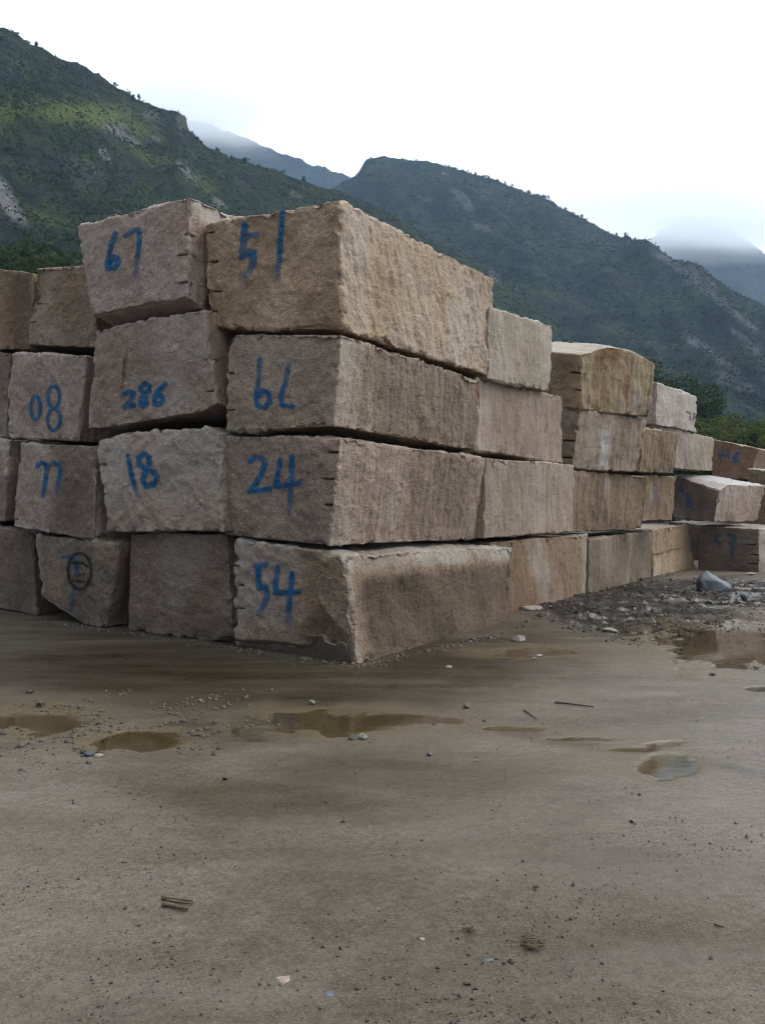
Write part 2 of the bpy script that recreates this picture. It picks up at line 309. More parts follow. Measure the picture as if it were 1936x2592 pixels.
# ------------------------------------------------------------------ granite blocks
def granite(name, light, dark, stain, stain_amt=0.35, seed=0, wetness=0.0):
    g = M(name); off = (seed * 3.7, seed * 1.9, seed * 2.3)
    v = g.coord((1, 1, 1), off); vz = g.coord((1, 1, 0.14), off); vz2 = g.coord((1, 1, 0.3), off)
    big = g.noise(v, 0.9, 4, 0.6, 0.36, 0.66); med = g.noise(v, 4.5, 5, 0.65, 0.32, 0.68)
    spk = g.noise(v, 55, 3, 0.8, 0.38, 0.62); spk2 = g.noise(v, 70, 2, 0.6, 0.53, 0.64); mot = g.noise(v, 17, 4, 0.8, 0.38, 0.62); mot2 = g.noise(g.coord((1, 1, .6), (9 + off[0], 4, 2)), 28, 3, 0.75, 0.52, 0.68)
    st = g.noise(vz, 9, 4, 0.65, 0.36, 0.64); st2 = g.noise(vz2, 24, 3, 0.7, 0.36, 0.66)
    split = g.attr('split')
    col = g.mix(spk, tuple(x * 0.58 for x in light), tuple(min(1, x * 1.55) for x in light))
    col = g.mix(g.mul(mot, 0.5), col, tuple(x * 0.72 for x in dark))
    col = g.mix(g.mul(mot2, 0.5), col, tuple(min(1, x * 1.45) for x in light))
    col = g.mix(g.mul(med, 0.45), col, dark)
    col = g.mix(g.mul(big, stain_amt), col, stain)
    col = g.mix(g.mul(split, g.mul(st, 0.42)), col, tuple(x * 0.8 for x in dark))
    col = g.mix(g.mul(split, g.mul(st2, 0.38)), col, tuple(min(1, x * 1.3) for x in light))
    col = g.mix(g.mul(spk2, 0.55), col, tuple(x * 0.45 for x in dark))
    col = g.mix(g.mul(g.attr('edge'), 0.65), col, tuple(min(1, x * 1.4) for x in light))
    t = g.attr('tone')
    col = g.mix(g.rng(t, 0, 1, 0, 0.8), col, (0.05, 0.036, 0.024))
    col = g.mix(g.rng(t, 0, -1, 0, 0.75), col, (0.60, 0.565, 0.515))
    col = g.mix(g.attr('rust'), col, (0.20, 0.075, 0.026))
    top = g.attr('top'); g.set(Base_Color=col, Roughness=g.rng(top, 0, 1, 0.88 - 0.2 * wetness, 0.24), Specular_IOR_Level=g.rng(top, 0, 1, 0.25, 0.6))
    g.bump(g.add(spk, g.mul(mot, 1.5)), 0.8, 0.012)
    return g.m
MATS = {}
def gmat(kind, seed):
    k = (kind, seed)
    if k not in MATS:
        pal = {'tan': ((0.52, 0.400, 0.270), (0.33, 0.232, 0.148), (0.40, 0.255, 0.14)),
               'grey': ((0.480, 0.376, 0.298), (0.285, 0.212, 0.160), (0.30, 0.198, 0.126)),
               'pale': ((0.50, 0.425, 0.345), (0.34, 0.275, 0.215), (0.33, 0.245, 0.170)),
               'brown': ((0.375, 0.276, 0.186), (0.210, 0.143, 0.092), (0.23, 0.135, 0.072)),
               'rusty': ((0.47, 0.36, 0.235), (0.28, 0.195, 0.12), (0.31, 0.175, 0.085)),
               'damp': ((0.300, 0.230, 0.172), (0.168, 0.122, 0.088), (0.16, 0.105, 0.064))}[kind]
        rv = np.random.default_rng(seed * 7 + len(kind)); hue = rv.uniform(.93, 1.1) * np.array([1, rv.uniform(.965, 1.01), rv.uniform(.92, 1.02)]) if kind != 'tan' else np.array([1.12, 1.08, 1.04])
        pal = tuple(tuple(np.array(q_) * hue) for q_ in pal)
        MATS[k] = granite(kind + '_granite', *pal, stain_amt={'rusty': 0.7, 'tan': 0.45}.get(kind, 0.4), seed=seed, wetness=0.4 if kind == 'damp' else 0)
    return MATS[k]

U = np.array([0.515, 0.857, 0.0]); W = np.array([-0.774, 0.633, 0.0]); NE = np.array([0.633, 0.774, 0.0])
P0 = GP(903, 1682)
def PE(px, py, o=0.0):
    t = (px - CX) / F; Y = (o + NE @ P0) / (NE[0] * t + NE[1]) if True else 0
    return P(px, py, Y)
def PR(px, py, thru, d=U):
    m = np.array([-d[1], d[0]]); t = (px - CX) / F
    return P(px, py, (m @ thru[:2]) / (m[0] * t + m[1]))

def paint_patch(name, grid, nrm, strokes, mat, parent, soft=1.0):
    """a film of sprayed paint lying on the end face: strokes = [(half width px, [(px,py)..], strength)]"""
    k = 3; na, nc, _ = grid.shape
    ia = np.linspace(0, na - 1, (na - 1) * k + 1); ic = np.linspace(0, nc - 1, (nc - 1) * k + 1)
    a0 = np.minimum(ia.astype(int), na - 2); fa = (ia - a0)[:, None, None]; c0 = np.minimum(ic.astype(int), nc - 2); fc = (ic - c0)[None, :, None]
    G = (grid[a0][:, c0] * (1 - fa) * (1 - fc) + grid[a0 + 1][:, c0] * fa * (1 - fc) + grid[a0][:, c0 + 1] * (1 - fa) * fc + grid[a0 + 1][:, c0 + 1] * fa * fc)
    px, py = proj(G); al = np.zeros(px.shape)
    wob = fbm(G * 14, 2, 3) * 2.0
    for hw, pts, stg in strokes:
        n = len(pts)
        for i in range(n - 1):
            (x0, y0), (x1, y1) = pts[i], pts[i + 1]; L2 = (x1 - x0) ** 2 + (y1 - y0) ** 2 + 1e-6
            t = np.clip(((px - x0) * (x1 - x0) + (py - y0) * (y1 - y0)) / L2, 0, 1)
            d = np.hypot(px - x0 - t * (x1 - x0), py - y0 - t * (y1 - y0)) + wob
            sg = stg if np.isscalar(stg) else np.interp((i + t) / (n - 1), np.linspace(0, 1, len(stg)), stg)
            al = np.maximum(al, sg * sstep(hw * 1.2, hw * 0.5, d))
    G = G + nrm * 0.006
    nu, nv = px.shape; q = grid_quads(nu, nv); keep = al.ravel()[q].max(1) > 0.04; q = q[keep]
    if not len(q): return None
    ids, inv = np.unique(q.ravel(), return_inverse=True)
    return mesh_obj(name, G.reshape(-1, 3)[ids], inv.reshape(-1, 4).astype(np.int32), mat, parent, attrs=dict(paint=al.ravel()[ids]), loc=np.array(parent.location))
def paint_mat(name, col):
    m = M(name); v = m.coord(); n = m.noise(v, 60, 3, 0.7, 0.3, 0.6)
    m.set(Base_Color=m.mix(n, tuple(x * 0.7 for x in col), col), Roughness=0.85); m.b.inputs['Specular IOR Level'].default_value = .12
    tr = m.n('ShaderNodeBsdfTransparent'); mx = m.n('ShaderNodeMixShader')
    f = m.mul(m.attr('paint'), m.mul(m.rng(n, 0.1, 0.8, 0.45, 1.0), m.rng(m.noise(v, 7, 3, .6, .3, .65), 0, 1, .6, 1.0)))
    m.L(f, mx.inputs[0]); m.L(tr.outputs[0], mx.inputs[1]); m.L(m.b.outputs[0], mx.inputs[2]); m.L(mx.outputs[0], m.out.inputs['Surface'])
    return m.m
BLUE = paint_mat('blue_spray_paint', (0.003, 0.105, 0.235)); BLACK = paint_mat('black_spray_paint', (0.02, 0.022, 0.026)); ORANGE = paint_mat('orange_rust_streak', (0.22, 0.085, 0.03))

NBLK = [0]
def block(label, Nt, Nb, Lt, Lb, Ft, Fb, kind='grey', res=0.02, slots=(), cuts=(), rough=1.0, groove=1.0, tone=None, paint=(), sink=0.0, bands=(), rustf=None, slant=0.0, group=None, dent=None):
    """hexahedron from its near, left and far vertical edges, roughened like split granite"""
    NBLK[0] += 1; seed = NBLK[0]
    Nt, Nb, Lt, Lb, Ft, Fb = [np.array(q, float) for q in (Nt, Nb, Lt, Lb, Ft, Fb)]
    Bt, Bb = Lt + Ft - Nt, Lb + Fb - Nb
    Cn = np.array([[[Nb, Nt], [Fb, Ft]], [[Lb, Lt], [Bb, Bt]]])   # [a: near..left][b: front..back][c: bottom..top]
    la, lb, lc = np.linalg.norm(Lt - Nt), np.linalg.norm(Ft - Nt), np.linalg.norm(Nt - Nb)
    def par(L, extra=()):
        p = np.linspace(0, 1, max(8, int(L / res)) + 1)
        p = np.unique(np.round(np.concatenate([p, [e for e in extra if 0 < e < 1], np.array([0.3, 0.9]) * res / L, 1 - np.array([0.3, 0.9]) * res / L]), 5)); return p
    ex = []
    sr = np.random.default_rng(seed + 500); slots = [(q0, q1 + sr.uniform(-.03, .03), q2 * sr.uniform(.7, 1.5), q3 * sr.uniform(.5, .95)) for q0, q1, q2, q3 in slots]
    for (side, zf, ln, hh) in slots: ex += [zf - hh * 1.6 / lc, zf - hh * 0.9 / lc, zf, zf + hh * 0.9 / lc, zf + hh * 1.6 / lc]
    pa, pb, pc = par(la), par(lb), par(lc, ex); na, nb, nc = len(pa), len(pb), len(pc)
    quads = []
    def face(I, J, K, flip):
        idx = (I * nb + J) * nc + K; q = grid_quads(*idx.shape); q = idx.ravel()[q]; quads.append(q[:, ::-1] if flip else q)
    A, Cc = np.meshgrid(np.arange(na), np.arange(nc), indexing='ij')
    face(A, np.zeros_like(A), Cc, True); face(A, np.full_like(A, nb - 1), Cc, False)
    Bq, Cc2 = np.meshgrid(np.arange(nb), np.arange(nc), indexing='ij')
    face(np.zeros_like(Bq), Bq, Cc2, False); face(np.full_like(Bq, na - 1), Bq, Cc2, True)
    A2, B2 = np.meshgrid(np.arange(na), np.arange(nb), indexing='ij')
    face(A2, B2, np.zeros_like(A2), False); face(A2, B2, np.full_like(A2, nc - 1), True)
    q = np.concatenate(quads); ids, inv = np.unique(q.ravel(), return_inverse=True); q = inv.reshape(-1, 4).astype(np.int32)
    i, j, k = ids // (nb * nc), (ids // nc) % nb, ids % nc
    a, b, c = pa[i][:, None], pb[j][:, None], pc[k][:, None]
    def tri(a, b, c):
        r = 0
        for x in (0, 1):
            for y in (0, 1):
                for z in (0, 1):
                    r = r + Cn[x, y, z] * (a if x else 1 - a) * (b if y else 1 - b) * (c if z else 1 - c)
        return r
    V = tri(a, b, c); a, b, c = a[:, 0], b[:, 0], c[:, 0]
    cen = V.mean(0)
    fn = np.cross(V[q[:, 2]] - V[q[:, 0]], V[q[:, 3]] - V[q[:, 1]])
    fn /= np.linalg.norm(fn, axis=1, keepdims=True) + 1e-9
    nr = np.zeros_like(V)
    for m_ in range(4): np.add.at(nr, q[:, m_], fn)
    nr /= np.linalg.norm(nr, axis=1, keepdims=True) + 1e-9
    da, db, dc = np.minimum(a, 1 - a) * la, np.minimum(b, 1 - b) * lb, np.minimum(c, 1 - c) * lc
    e = np.sort(np.stack([da, db, dc], -1), axis=1)[:, 1]
    pv = V + seed * 5.13
    split = ((a < 1e-6) | (a > 1 - 1e-6)).astype(float)
    d = rough * (0.055 * fbm(pv * 0.8, 2, seed) + 0.030 * fbm(pv * 3.1, 2, seed + 3) + 0.021 * (1 - .35 * split) * fbm(pv * 9.0, 2, seed + 5, 0.6))
    if res < 0.024: d = d + (0.008 + .003 * split) * rough * fbm(pv * 26, 2, seed + 7)
    hz = (V[:, 2] - cen[2])
    al = b * lb + slant * hz
    gr = np.stack([al * 7.0, hz * 0.9, np.zeros_like(al)], -1)
    d = d + split * groove * (0.022 * fbm(gr, 3, seed + 11, 0.6) + 0.006 * fbm(gr * np.array([3.5, 2, 1]), 2, seed + 12))
    r = 0.013 + 0.035 * np.clip(noise(pv * 1.9, seed + 13) + 0.1, 0, 1)
    ee = np.clip(1 - e / r, 0, 1); ins = r * (1 - np.sqrt(np.clip(1 - ee ** 2, 0, 1)))
    chip = np.exp(-e / 0.045) * (0.10 * np.clip(fbm(pv * 6.0, 3, seed + 14, .6), 0, 1)) * (0.4 + rough * .8)
    d = d - ins * 0.7 - chip
    slotm = np.zeros_like(d)
    for (side, zf, ln, hh) in slots:
        aa = (1 - a) * la if side == 'L' else a * la
        m_ = (b < 1e-6) * sstep(ln, ln - 0.02, aa) * sstep(hh * 1.3, hh * 0.75, np.abs(c - zf) * lc)
        slotm = np.maximum(slotm, m_)
    d = d - 0.085 * slotm
    if dent is not None:                                  # a flake knocked out of the end face
        qx, qy = proj(V)
        for pl, wd, dp in dent:
            m_ = np.full(len(V), 1e9)
            for i_ in range(len(pl)):
                (x0, y0), (x1, y1) = pl[i_], pl[(i_ + 1) % len(pl)]; L_ = math.hypot(x1 - x0, y1 - y0)
                m_ = np.minimum(m_, ((y0 - qy) * (x1 - x0) - (x0 - qx) * (y1 - y0)) / -L_)
            d = d - dp * (b < 0.02) * np.clip(m_ / wd, 0, 1)
    V = V + nr * d[:, None]
    for pts in cuts:
        p1, p2, p3 = [np.array(x, float) for x in pts]; n_ = np.cross(p2 - p1, p3 - p1); n_ /= np.linalg.norm(n_)
        if n_ @ (cen - p1) > 0: n_ = -n_
        h = (V - p1) @ n_ - 0.018 * fbm(pv * 5, 3, seed + 17)
        V = V - np.clip(h, 0, None)[:, None] * n_
    edge = np.exp(-e / 0.028) * np.clip(0.7 + 1.4 * fbm(pv * 3.7, 3, seed + 15), 0, 1)
    tn = 0.6 * fbm(pv * np.array([1.1, 1.1, 0.7]), 3, seed + 16)
    if tone is not None: tn = tn + tone(a, b, c, V, pv)
    tn = tn + 0.25 * slotm
    rs = np.zeros_like(tn) if rustf is None else np.clip(rustf(a, b, c, V, pv), 0, 1)
    V[:, 2] -= sink
    base = np.array([cen[0], cen[1], V[:, 2].min()])
    o = mesh_obj('granite_block', V, q, gmat(kind, seed % 5), attrs=dict(split=split, edge=edge, tone=tn, rust=rs, top=(c > 1 - 1e-6) * 1.0), loc=base)
    tag(o, label, 'stone block', group or 'granite blocks stacked in the yard')
    if paint:
        look = {int(x): n_ for n_, x in enumerate(ids)}
        gi = np.array([[look[(ii * nb + 0) * nc + kk] for kk in range(nc)] for ii in range(na)])
        fnm = np.cross(Lt - Nb, Nt - Lb); fnm /= np.linalg.norm(fnm)
        if fnm @ (Nt - cen) < 0: fnm = -fnm
        grid = V[gi]
        if paint[0] == 'side':
            gi = np.array([[look[(0 * nb + jj) * nc + kk] for kk in range(nc)] for jj in range(nb)]); grid = V[gi]
            fnm = np.cross(Ft - Nb, Nt - Fb); fnm /= np.linalg.norm(fnm)
            if fnm @ (Nt - cen) < 0: fnm = -fnm
            paint = paint[1:]
        for nm, mt, st in paint: paint_patch(nm, grid, fnm, st, mt, o)
    return o

def T(cx, cy, k, pts): return [(cx + k * x, cy + k * y) for x, y in pts]
def ring(cx, cy, rx, ry, n=22): return [(cx + rx * math.cos(t), cy + ry * math.sin(t)) for t in np.linspace(0, 2 * math.pi, n)]
c4 = lambda pts: T(180, 460, .2421, pts)
c3 = lambda pts: T(500, 450, .4843, pts)
c45 = lambda pts: T(500, 1050, .5448, pts)
c18 = lambda pts: T(0, 1050, .3935, pts)
c5 = lambda pts: T(200, 780, .2421, pts)
cE = lambda pts: T(0, 1240, .2421, pts)
c77 = lambda pts: T(0, 1000, .2421, pts)
cR = lambda pts: T(1550, 900, .2337, pts)
cR2 = lambda pts: T(1550, 1150, .2337, pts)

def dampfoot(k=0.5, h=0.35):
    return lambda a, b, c, V, pv: k * sstep(h, 0.0, c + 0.25 * fbm(pv * 1.5, 2, 4))
def Lback(*pts, L=2.4): return [p + U * L for p in pts]

# ---- corner column (both faces seen)
def cornerblock(label, nt, nb, lt, lb, ft, fb, o=0.0, **kw):
    Nt, Nb, Lt, Lb = PE(*nt, o), PE(*nb, o), PE(*lt, o), PE(*lb, o)
    block(label, Nt, Nb, Lt, Lb, PR(*ft, Nt), PR(*fb, Nb), **kw)
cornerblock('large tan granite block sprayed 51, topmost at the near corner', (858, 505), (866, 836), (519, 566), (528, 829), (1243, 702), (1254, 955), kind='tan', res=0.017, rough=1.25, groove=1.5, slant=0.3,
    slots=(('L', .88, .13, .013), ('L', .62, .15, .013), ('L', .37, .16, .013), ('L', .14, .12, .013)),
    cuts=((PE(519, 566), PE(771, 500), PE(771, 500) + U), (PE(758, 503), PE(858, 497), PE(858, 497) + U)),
    tone=lambda a, b, c, V, pv: 0.3 * (b < 1e-6) * np.clip(0.25 + fbm(pv * 1.7, 3, 2), 0, 1) - 0.34 * (a < 1e-6),  # right face paled: sunlight painted into its colour
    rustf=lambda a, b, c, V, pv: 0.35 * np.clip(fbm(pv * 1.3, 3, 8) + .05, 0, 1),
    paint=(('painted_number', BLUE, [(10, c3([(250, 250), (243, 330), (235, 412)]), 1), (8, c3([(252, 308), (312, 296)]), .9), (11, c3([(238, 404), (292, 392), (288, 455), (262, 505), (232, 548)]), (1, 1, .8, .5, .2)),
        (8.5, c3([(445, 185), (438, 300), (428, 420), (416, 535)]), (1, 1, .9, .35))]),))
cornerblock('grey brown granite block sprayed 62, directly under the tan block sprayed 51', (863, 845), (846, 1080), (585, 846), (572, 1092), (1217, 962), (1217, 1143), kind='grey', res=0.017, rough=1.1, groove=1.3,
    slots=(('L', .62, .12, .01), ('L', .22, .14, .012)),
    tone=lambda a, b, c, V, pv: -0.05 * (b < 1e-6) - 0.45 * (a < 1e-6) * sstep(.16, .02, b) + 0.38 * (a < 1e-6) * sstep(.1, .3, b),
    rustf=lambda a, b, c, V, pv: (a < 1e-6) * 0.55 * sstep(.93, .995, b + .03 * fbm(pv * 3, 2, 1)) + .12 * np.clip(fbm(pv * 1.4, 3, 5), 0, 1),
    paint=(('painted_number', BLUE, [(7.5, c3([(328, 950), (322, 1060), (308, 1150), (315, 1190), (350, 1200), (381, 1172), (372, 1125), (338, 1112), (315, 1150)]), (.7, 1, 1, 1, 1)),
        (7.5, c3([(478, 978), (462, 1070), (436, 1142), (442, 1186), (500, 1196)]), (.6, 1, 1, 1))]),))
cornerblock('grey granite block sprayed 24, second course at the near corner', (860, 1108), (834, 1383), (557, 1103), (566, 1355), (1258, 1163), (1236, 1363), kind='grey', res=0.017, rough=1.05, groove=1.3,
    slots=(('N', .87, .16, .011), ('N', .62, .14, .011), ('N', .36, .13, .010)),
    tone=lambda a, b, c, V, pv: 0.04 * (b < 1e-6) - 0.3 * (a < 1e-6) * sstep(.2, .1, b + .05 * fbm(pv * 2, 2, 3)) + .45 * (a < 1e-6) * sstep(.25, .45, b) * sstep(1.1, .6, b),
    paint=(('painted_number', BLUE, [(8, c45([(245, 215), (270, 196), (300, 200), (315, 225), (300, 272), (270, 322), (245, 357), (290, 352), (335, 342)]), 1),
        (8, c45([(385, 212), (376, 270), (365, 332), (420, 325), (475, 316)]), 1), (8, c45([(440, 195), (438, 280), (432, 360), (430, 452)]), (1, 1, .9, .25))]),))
cornerblock('damp brown granite block sprayed 54, on the ground at the near corner, foot chipped', (872, 1405), (903, 1684), (592, 1363), (592, 1637), (1306, 1381), (1274, 1597), kind='brown', res=0.017, rough=1.1, groove=1.0,
    slots=(('L', .78, .11, .009), ('L', .56, .10, .009), ('L', .34, .10, .009)),
    dent=[(((808, 1529), (884, 1612), (896, 1690), (740, 1690), (765, 1590)), 34, .15), (((590, 1618), (700, 1622), (800, 1640), (893, 1672), (893, 1720), (590, 1720)), 16, .10)],
    tone=lambda a, b, c, V, pv: -0.45 * (a < 1e-6) * sstep(.78, .9, c + .07 * fbm(pv * 4, 2, 3)) + .85 * (a < 1e-6) * sstep(.88, .7, c + .05 * fbm(pv * 5, 2, 8)) * sstep(.0, .1, b) - .5 * (c > 1 - 1e-6) - .3 * (a < 1e-6) * sstep(.08, .0, b) + .5 * (b < 1e-6) * sstep(.4, .1, c + .3 * a) - .2 * (b < 1e-6) * sstep(.8, 1, a),  # top face paled: sky brightness painted in
    paint=(('painted_number', BLUE, [(8, c45([(272, 702), (322, 696)]), .9), (9, c45([(285, 705), (284, 770), (290, 802), (320, 802), (326, 842), (305, 890), (278, 925)]), (1, 1, 1, .9, .35)),
        (8, c45([(375, 705), (365, 780), (364, 826), (420, 826), (472, 822)]), (.8, 1, 1, 1)), (8, c45([(441, 735), (432, 830), (425, 900), (428, 992)]), (1, 1, .8, .2))]),))

# ---- columns to the left (only their ends are seen)
def endblock(label, nt, nb, lt, lb, o=0.0, L=2.3, ot=None, **kw):
    o2 = o if ot is None else ot
    Nt, Nb, Lt, Lb = PE(*nt, o2), PE(*nb, o), PE(*lt, o2), PE(*lb, o)
    kw.setdefault('res', 0.022)
    block(label, Nt, Nb, Lt, Lb, Nt + U * L, Nb + U * L, **kw)
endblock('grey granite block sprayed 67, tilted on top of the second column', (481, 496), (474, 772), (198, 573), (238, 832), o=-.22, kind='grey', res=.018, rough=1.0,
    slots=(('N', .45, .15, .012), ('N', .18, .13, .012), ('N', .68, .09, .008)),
    cuts=((PE(225, 795, -.22), PE(474, 752, -.22), PE(474, 752, -.22) + U - np.array([0, 0, .35])),),
    tone=lambda a, b, c, V, pv: -.05 * (b < 1e-6) - .75 * (a < 1e-6) * sstep(.0, .08, c - 1 + .12 + 1.0 * b),  # upper right face paled: light from the sky put into the colour
    paint=(('painted_number', BLUE, [(8, c4([(470, 548), (432, 640), (402, 760), (386, 860), (390, 908), (460, 900), (500, 850), (492, 800), (450, 790), (402, 862)]), (1, 1, 1, 1)),
        (7, c4([(570, 572), (620, 530), (700, 496), (722, 540), (716, 650), (702, 760), (695, 850), (684, 1010)]), (1, 1, 1, 1, .8, .25))]),))
endblock('grey granite block sprayed 286 with an orange streak, between the blocks sprayed 67 and 18', (519, 784), (548, 1036), (243, 836), (225, 1090), o=-.12, ot=-.16, kind='grey', res=.018,
    slots=(('N', .52, .12, .008), ('N', .2, .12, .009)),
    cuts=((PE(225, 1085, -.12), PE(430, 1072, -.12), PE(430, 1072, -.12) + U), (PE(485, 1054, -.12), PE(549, 1020, -.12), PE(549, 1020, -.12) + U)),
    tone=lambda a, b, c, V, pv: -.1 * (b < 1e-6) - .3 * (b < 1e-6) * sstep(.14, .02, a) * (c > .3),
    paint=(('painted_number', BLUE, [(7.5, c5([(480, 890), (530, 872), (575, 890), (560, 940), (520, 1000), (482, 1030), (582, 1016)]), 1),
        (7, c5([(700, 790), (645, 820), (658, 870), (700, 890), (742, 860), (740, 810), (700, 790)]), 1), (7, c5([(690, 890), (650, 950), (650, 1010), (680, 1032), (710, 1000), (706, 930), (690, 890)]), 1),
        (7, c5([(910, 790), (860, 840), (812, 890), (790, 950), (800, 1000), (850, 1000), (886, 960), (860, 910), (812, 922)]), 1)]),
        ('rust_streak', ORANGE, [(4.5, c5([(512, 410), (482, 560), (472, 720), (440, 930)]), (.1, .8, .8, .25))])))
endblock('grey granite block sprayed 18 with a ragged left edge, under the block sprayed 286', (552, 1078), (564, 1345), (248, 1106), (272, 1348), o=-.1, kind='grey', res=.018, rough=1.2,
    slots=(('L', .72, .16, .014), ('L', .40, .13, .012), ('L', .14, .12, .012)),
    cuts=((PE(244, 1120, -.1), PE(330, 1090, -.1), PE(330, 1090, -.1) + U), (PE(505, 1070, -.1), PE(556, 1098, -.1), PE(556, 1098, -.1) + U)),
    tone=lambda a, b, c, V, pv: -.22 * (b < 1e-6) + .3 * (b < 1e-6) * sstep(.5, 1, a) * sstep(.5, .1, c),
    paint=(('painted_number', BLUE, [(7, c18([(828, 265), (845, 370), (865, 450), (880, 502)]), (1, 1, .9, .4)),
        (8, c18([(930, 250), (895, 280), (900, 320), (940, 350), (990, 370), (1016, 402), (990, 450), (945, 462), (922, 420), (940, 370), (962, 320), (960, 270), (930, 250)]), 1)]),))
endblock('bare dark granite block without paint, on the ground under the block sprayed 18', (572, 1352), (592, 1634), (304, 1350), (298, 1589), o=.03, kind='damp', res=.018, rough=1.1,
    slots=(('L', .52, .10, .010), ('L', .28, .11, .012)), tone=dampfoot(.35, .3),
    cuts=((PE(332, 1350, .03), PE(330, 1440, .03), PE(330, 1440, .03) + U * .5 + W * .4), (PE(500, 1632, .03), PE(592, 1600, .03), PE(592, 1600, .03) + np.array([.2, .3, -.3]))))
endblock('brown unpainted granite block on the top course, left of the block sprayed 67', (240, 668), (243, 884), (92, 676), (75, 878), o=.12, kind='brown', rough=1.15,
    slots=(('L', .55, .12, .012), ('L', .3, .12, .012)), tone=lambda a, b, c, V, pv: .3 * np.clip(fbm(pv * 2, 3, 6), 0, 1), cuts=((PE(72, 770, .12), PE(92, 680, .12), PE(92, 680, .12) + U), (PE(75, 872, .12), PE(240, 878, .12), PE(240, 878, .12) + U)))
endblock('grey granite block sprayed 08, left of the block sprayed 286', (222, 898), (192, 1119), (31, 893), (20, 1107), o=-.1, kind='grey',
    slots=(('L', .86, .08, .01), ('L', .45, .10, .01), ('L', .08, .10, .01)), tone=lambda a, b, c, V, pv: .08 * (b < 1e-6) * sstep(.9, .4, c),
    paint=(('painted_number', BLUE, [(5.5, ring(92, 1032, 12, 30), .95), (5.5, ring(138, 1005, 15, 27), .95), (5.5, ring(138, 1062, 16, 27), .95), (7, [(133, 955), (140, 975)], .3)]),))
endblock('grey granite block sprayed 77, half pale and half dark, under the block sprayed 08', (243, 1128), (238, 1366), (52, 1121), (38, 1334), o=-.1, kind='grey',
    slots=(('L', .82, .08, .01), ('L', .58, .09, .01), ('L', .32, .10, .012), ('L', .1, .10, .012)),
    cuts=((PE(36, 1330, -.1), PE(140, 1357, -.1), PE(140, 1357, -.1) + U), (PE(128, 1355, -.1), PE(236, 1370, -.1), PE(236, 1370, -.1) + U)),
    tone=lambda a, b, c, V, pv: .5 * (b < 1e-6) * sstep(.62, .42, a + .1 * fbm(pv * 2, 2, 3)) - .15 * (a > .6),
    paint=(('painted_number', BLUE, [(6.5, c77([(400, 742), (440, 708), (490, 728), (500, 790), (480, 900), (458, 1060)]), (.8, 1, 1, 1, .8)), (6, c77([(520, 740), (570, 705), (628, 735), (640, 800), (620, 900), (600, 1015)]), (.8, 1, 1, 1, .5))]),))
endblock('dark granite block with a black ringed mark and blue drip, under the block sprayed 77', (297, 1376), (266, 1590), (88, 1352), (112, 1570), o=-.08, kind='damp', rough=1.2,
    cuts=((PE(79, 1490, -.08), PE(104, 1507, -.08), PE(104, 1507, -.08) + U), (PE(104, 1503, -.08), PE(132, 1566, -.08), PE(132, 1566, -.08) + U)), tone=lambda a, b, c, V, pv: -.35 * sstep(.9, 1, a) * (c > .3) + .15,
    paint=(('painted_mark', BLACK, [(5, cE(ring(840, 850, 122, 190)), .9), (4, cE([(755, 765), (880, 768), (925, 800)]), .8), (4, cE([(800, 890), (885, 880)]), .8), (4, cE([(770, 950), (885, 962)]), .8)]),
           ('paint_drip', BLUE, [(6, cE([(635, 702), (740, 690), (808, 690)]), (.3, .9, .9)), (6, cE([(800, 690), (810, 870)]), .9), (6, cE([(782, 1030), (770, 1130), (738, 1275)]), (.6, .5, .3))])))
endblock('brown granite block cut off by the left picture edge, on the top course', (80, 690), (76, 886), (-150, 660), (-150, 885), o=.1, kind='brown', tone=lambda a, b, c, V, pv: .45 * sstep(.3, .1, a) * (b < 1e-6), cuts=((PE(24, 680, .1), PE(92, 694, .1), PE(92, 694, .1) + U),))
endblock('dark granite block cut off by the left edge, beside the block sprayed 08', (27, 893), (17, 1108), (-160, 880), (-160, 1095), o=.05, kind='damp')
endblock('granite block with a pale bruised corner at the left edge, beside the block sprayed 77', (25, 1113), (12, 1318), (-170, 1095), (-180, 1290), o=.0, kind='grey', tone=lambda a, b, c, V, pv: -.5 * sstep(.75, 1, c) * (a < .15) + .3 * sstep(.7, .5, c))
endblock('dark granite block on the ground at the left edge, beside the ringed mark', (84, 1352), (92, 1556), (-150, 1300), (-150, 1514), o=.02, kind='damp', tone=lambda a, b, c, V, pv: .15 + .3 * sstep(.35, .1, a))

# ---- blocks behind the corner column along the right face
def sideblock(label, nt, nb, ft, fb, rho, Wd=1.5, res=.024, **kw):
    V_ = np.array([-0.857, 0.515, 0]); th = P0 + V_ * rho
    Nt, Nb = PR(*nt, th), PR(*nb, th)
    block(label, Nt, Nb, Nt + V_ * Wd, Nb + V_ * Wd, PR(*ft, th), PR(*fb, th), res=res, **kw)
sideblock('pale granite block with rounded corners, on top behind the tan block sprayed 51', (1238, 776), (1236, 960), (1402, 826), (1390, 992), .14, kind='pale', groove=.8, slant=.3,
    cuts=((P(1401, 900, 13.2), P(1385, 992, 13.2), P(1385, 992, 13.2) + np.array([-.857, .515, 0])),))
sideblock('plain grey granite block behind the one sprayed 62, with a flat sawn face', (1205, 956), (1205, 1140), (1424, 1002), (1424, 1174), .26, kind='grey', groove=1.0, rough=.85)
sideblock('plain grey granite block behind the one sprayed 24, rounded at its far top corner', (1230, 1158), (1225, 1364), (1452, 1176), (1450, 1346), .22, kind='grey', groove=1.0, rough=.85)
sideblock('orange brown granite block on the ground behind the one sprayed 54', (1240, 1366), (1240, 1618), (1487, 1348), (1488, 1502), .26, kind='brown', groove=.8, sink=.03,
    rustf=lambda a, b, c, V, pv: .6 * np.clip(.3 + fbm(pv * 1.3, 3, 3), 0, 1) * sstep(.95, .6, b), tone=lambda a, b, c, V, pv: -.35 * sstep(.9, .97, b))

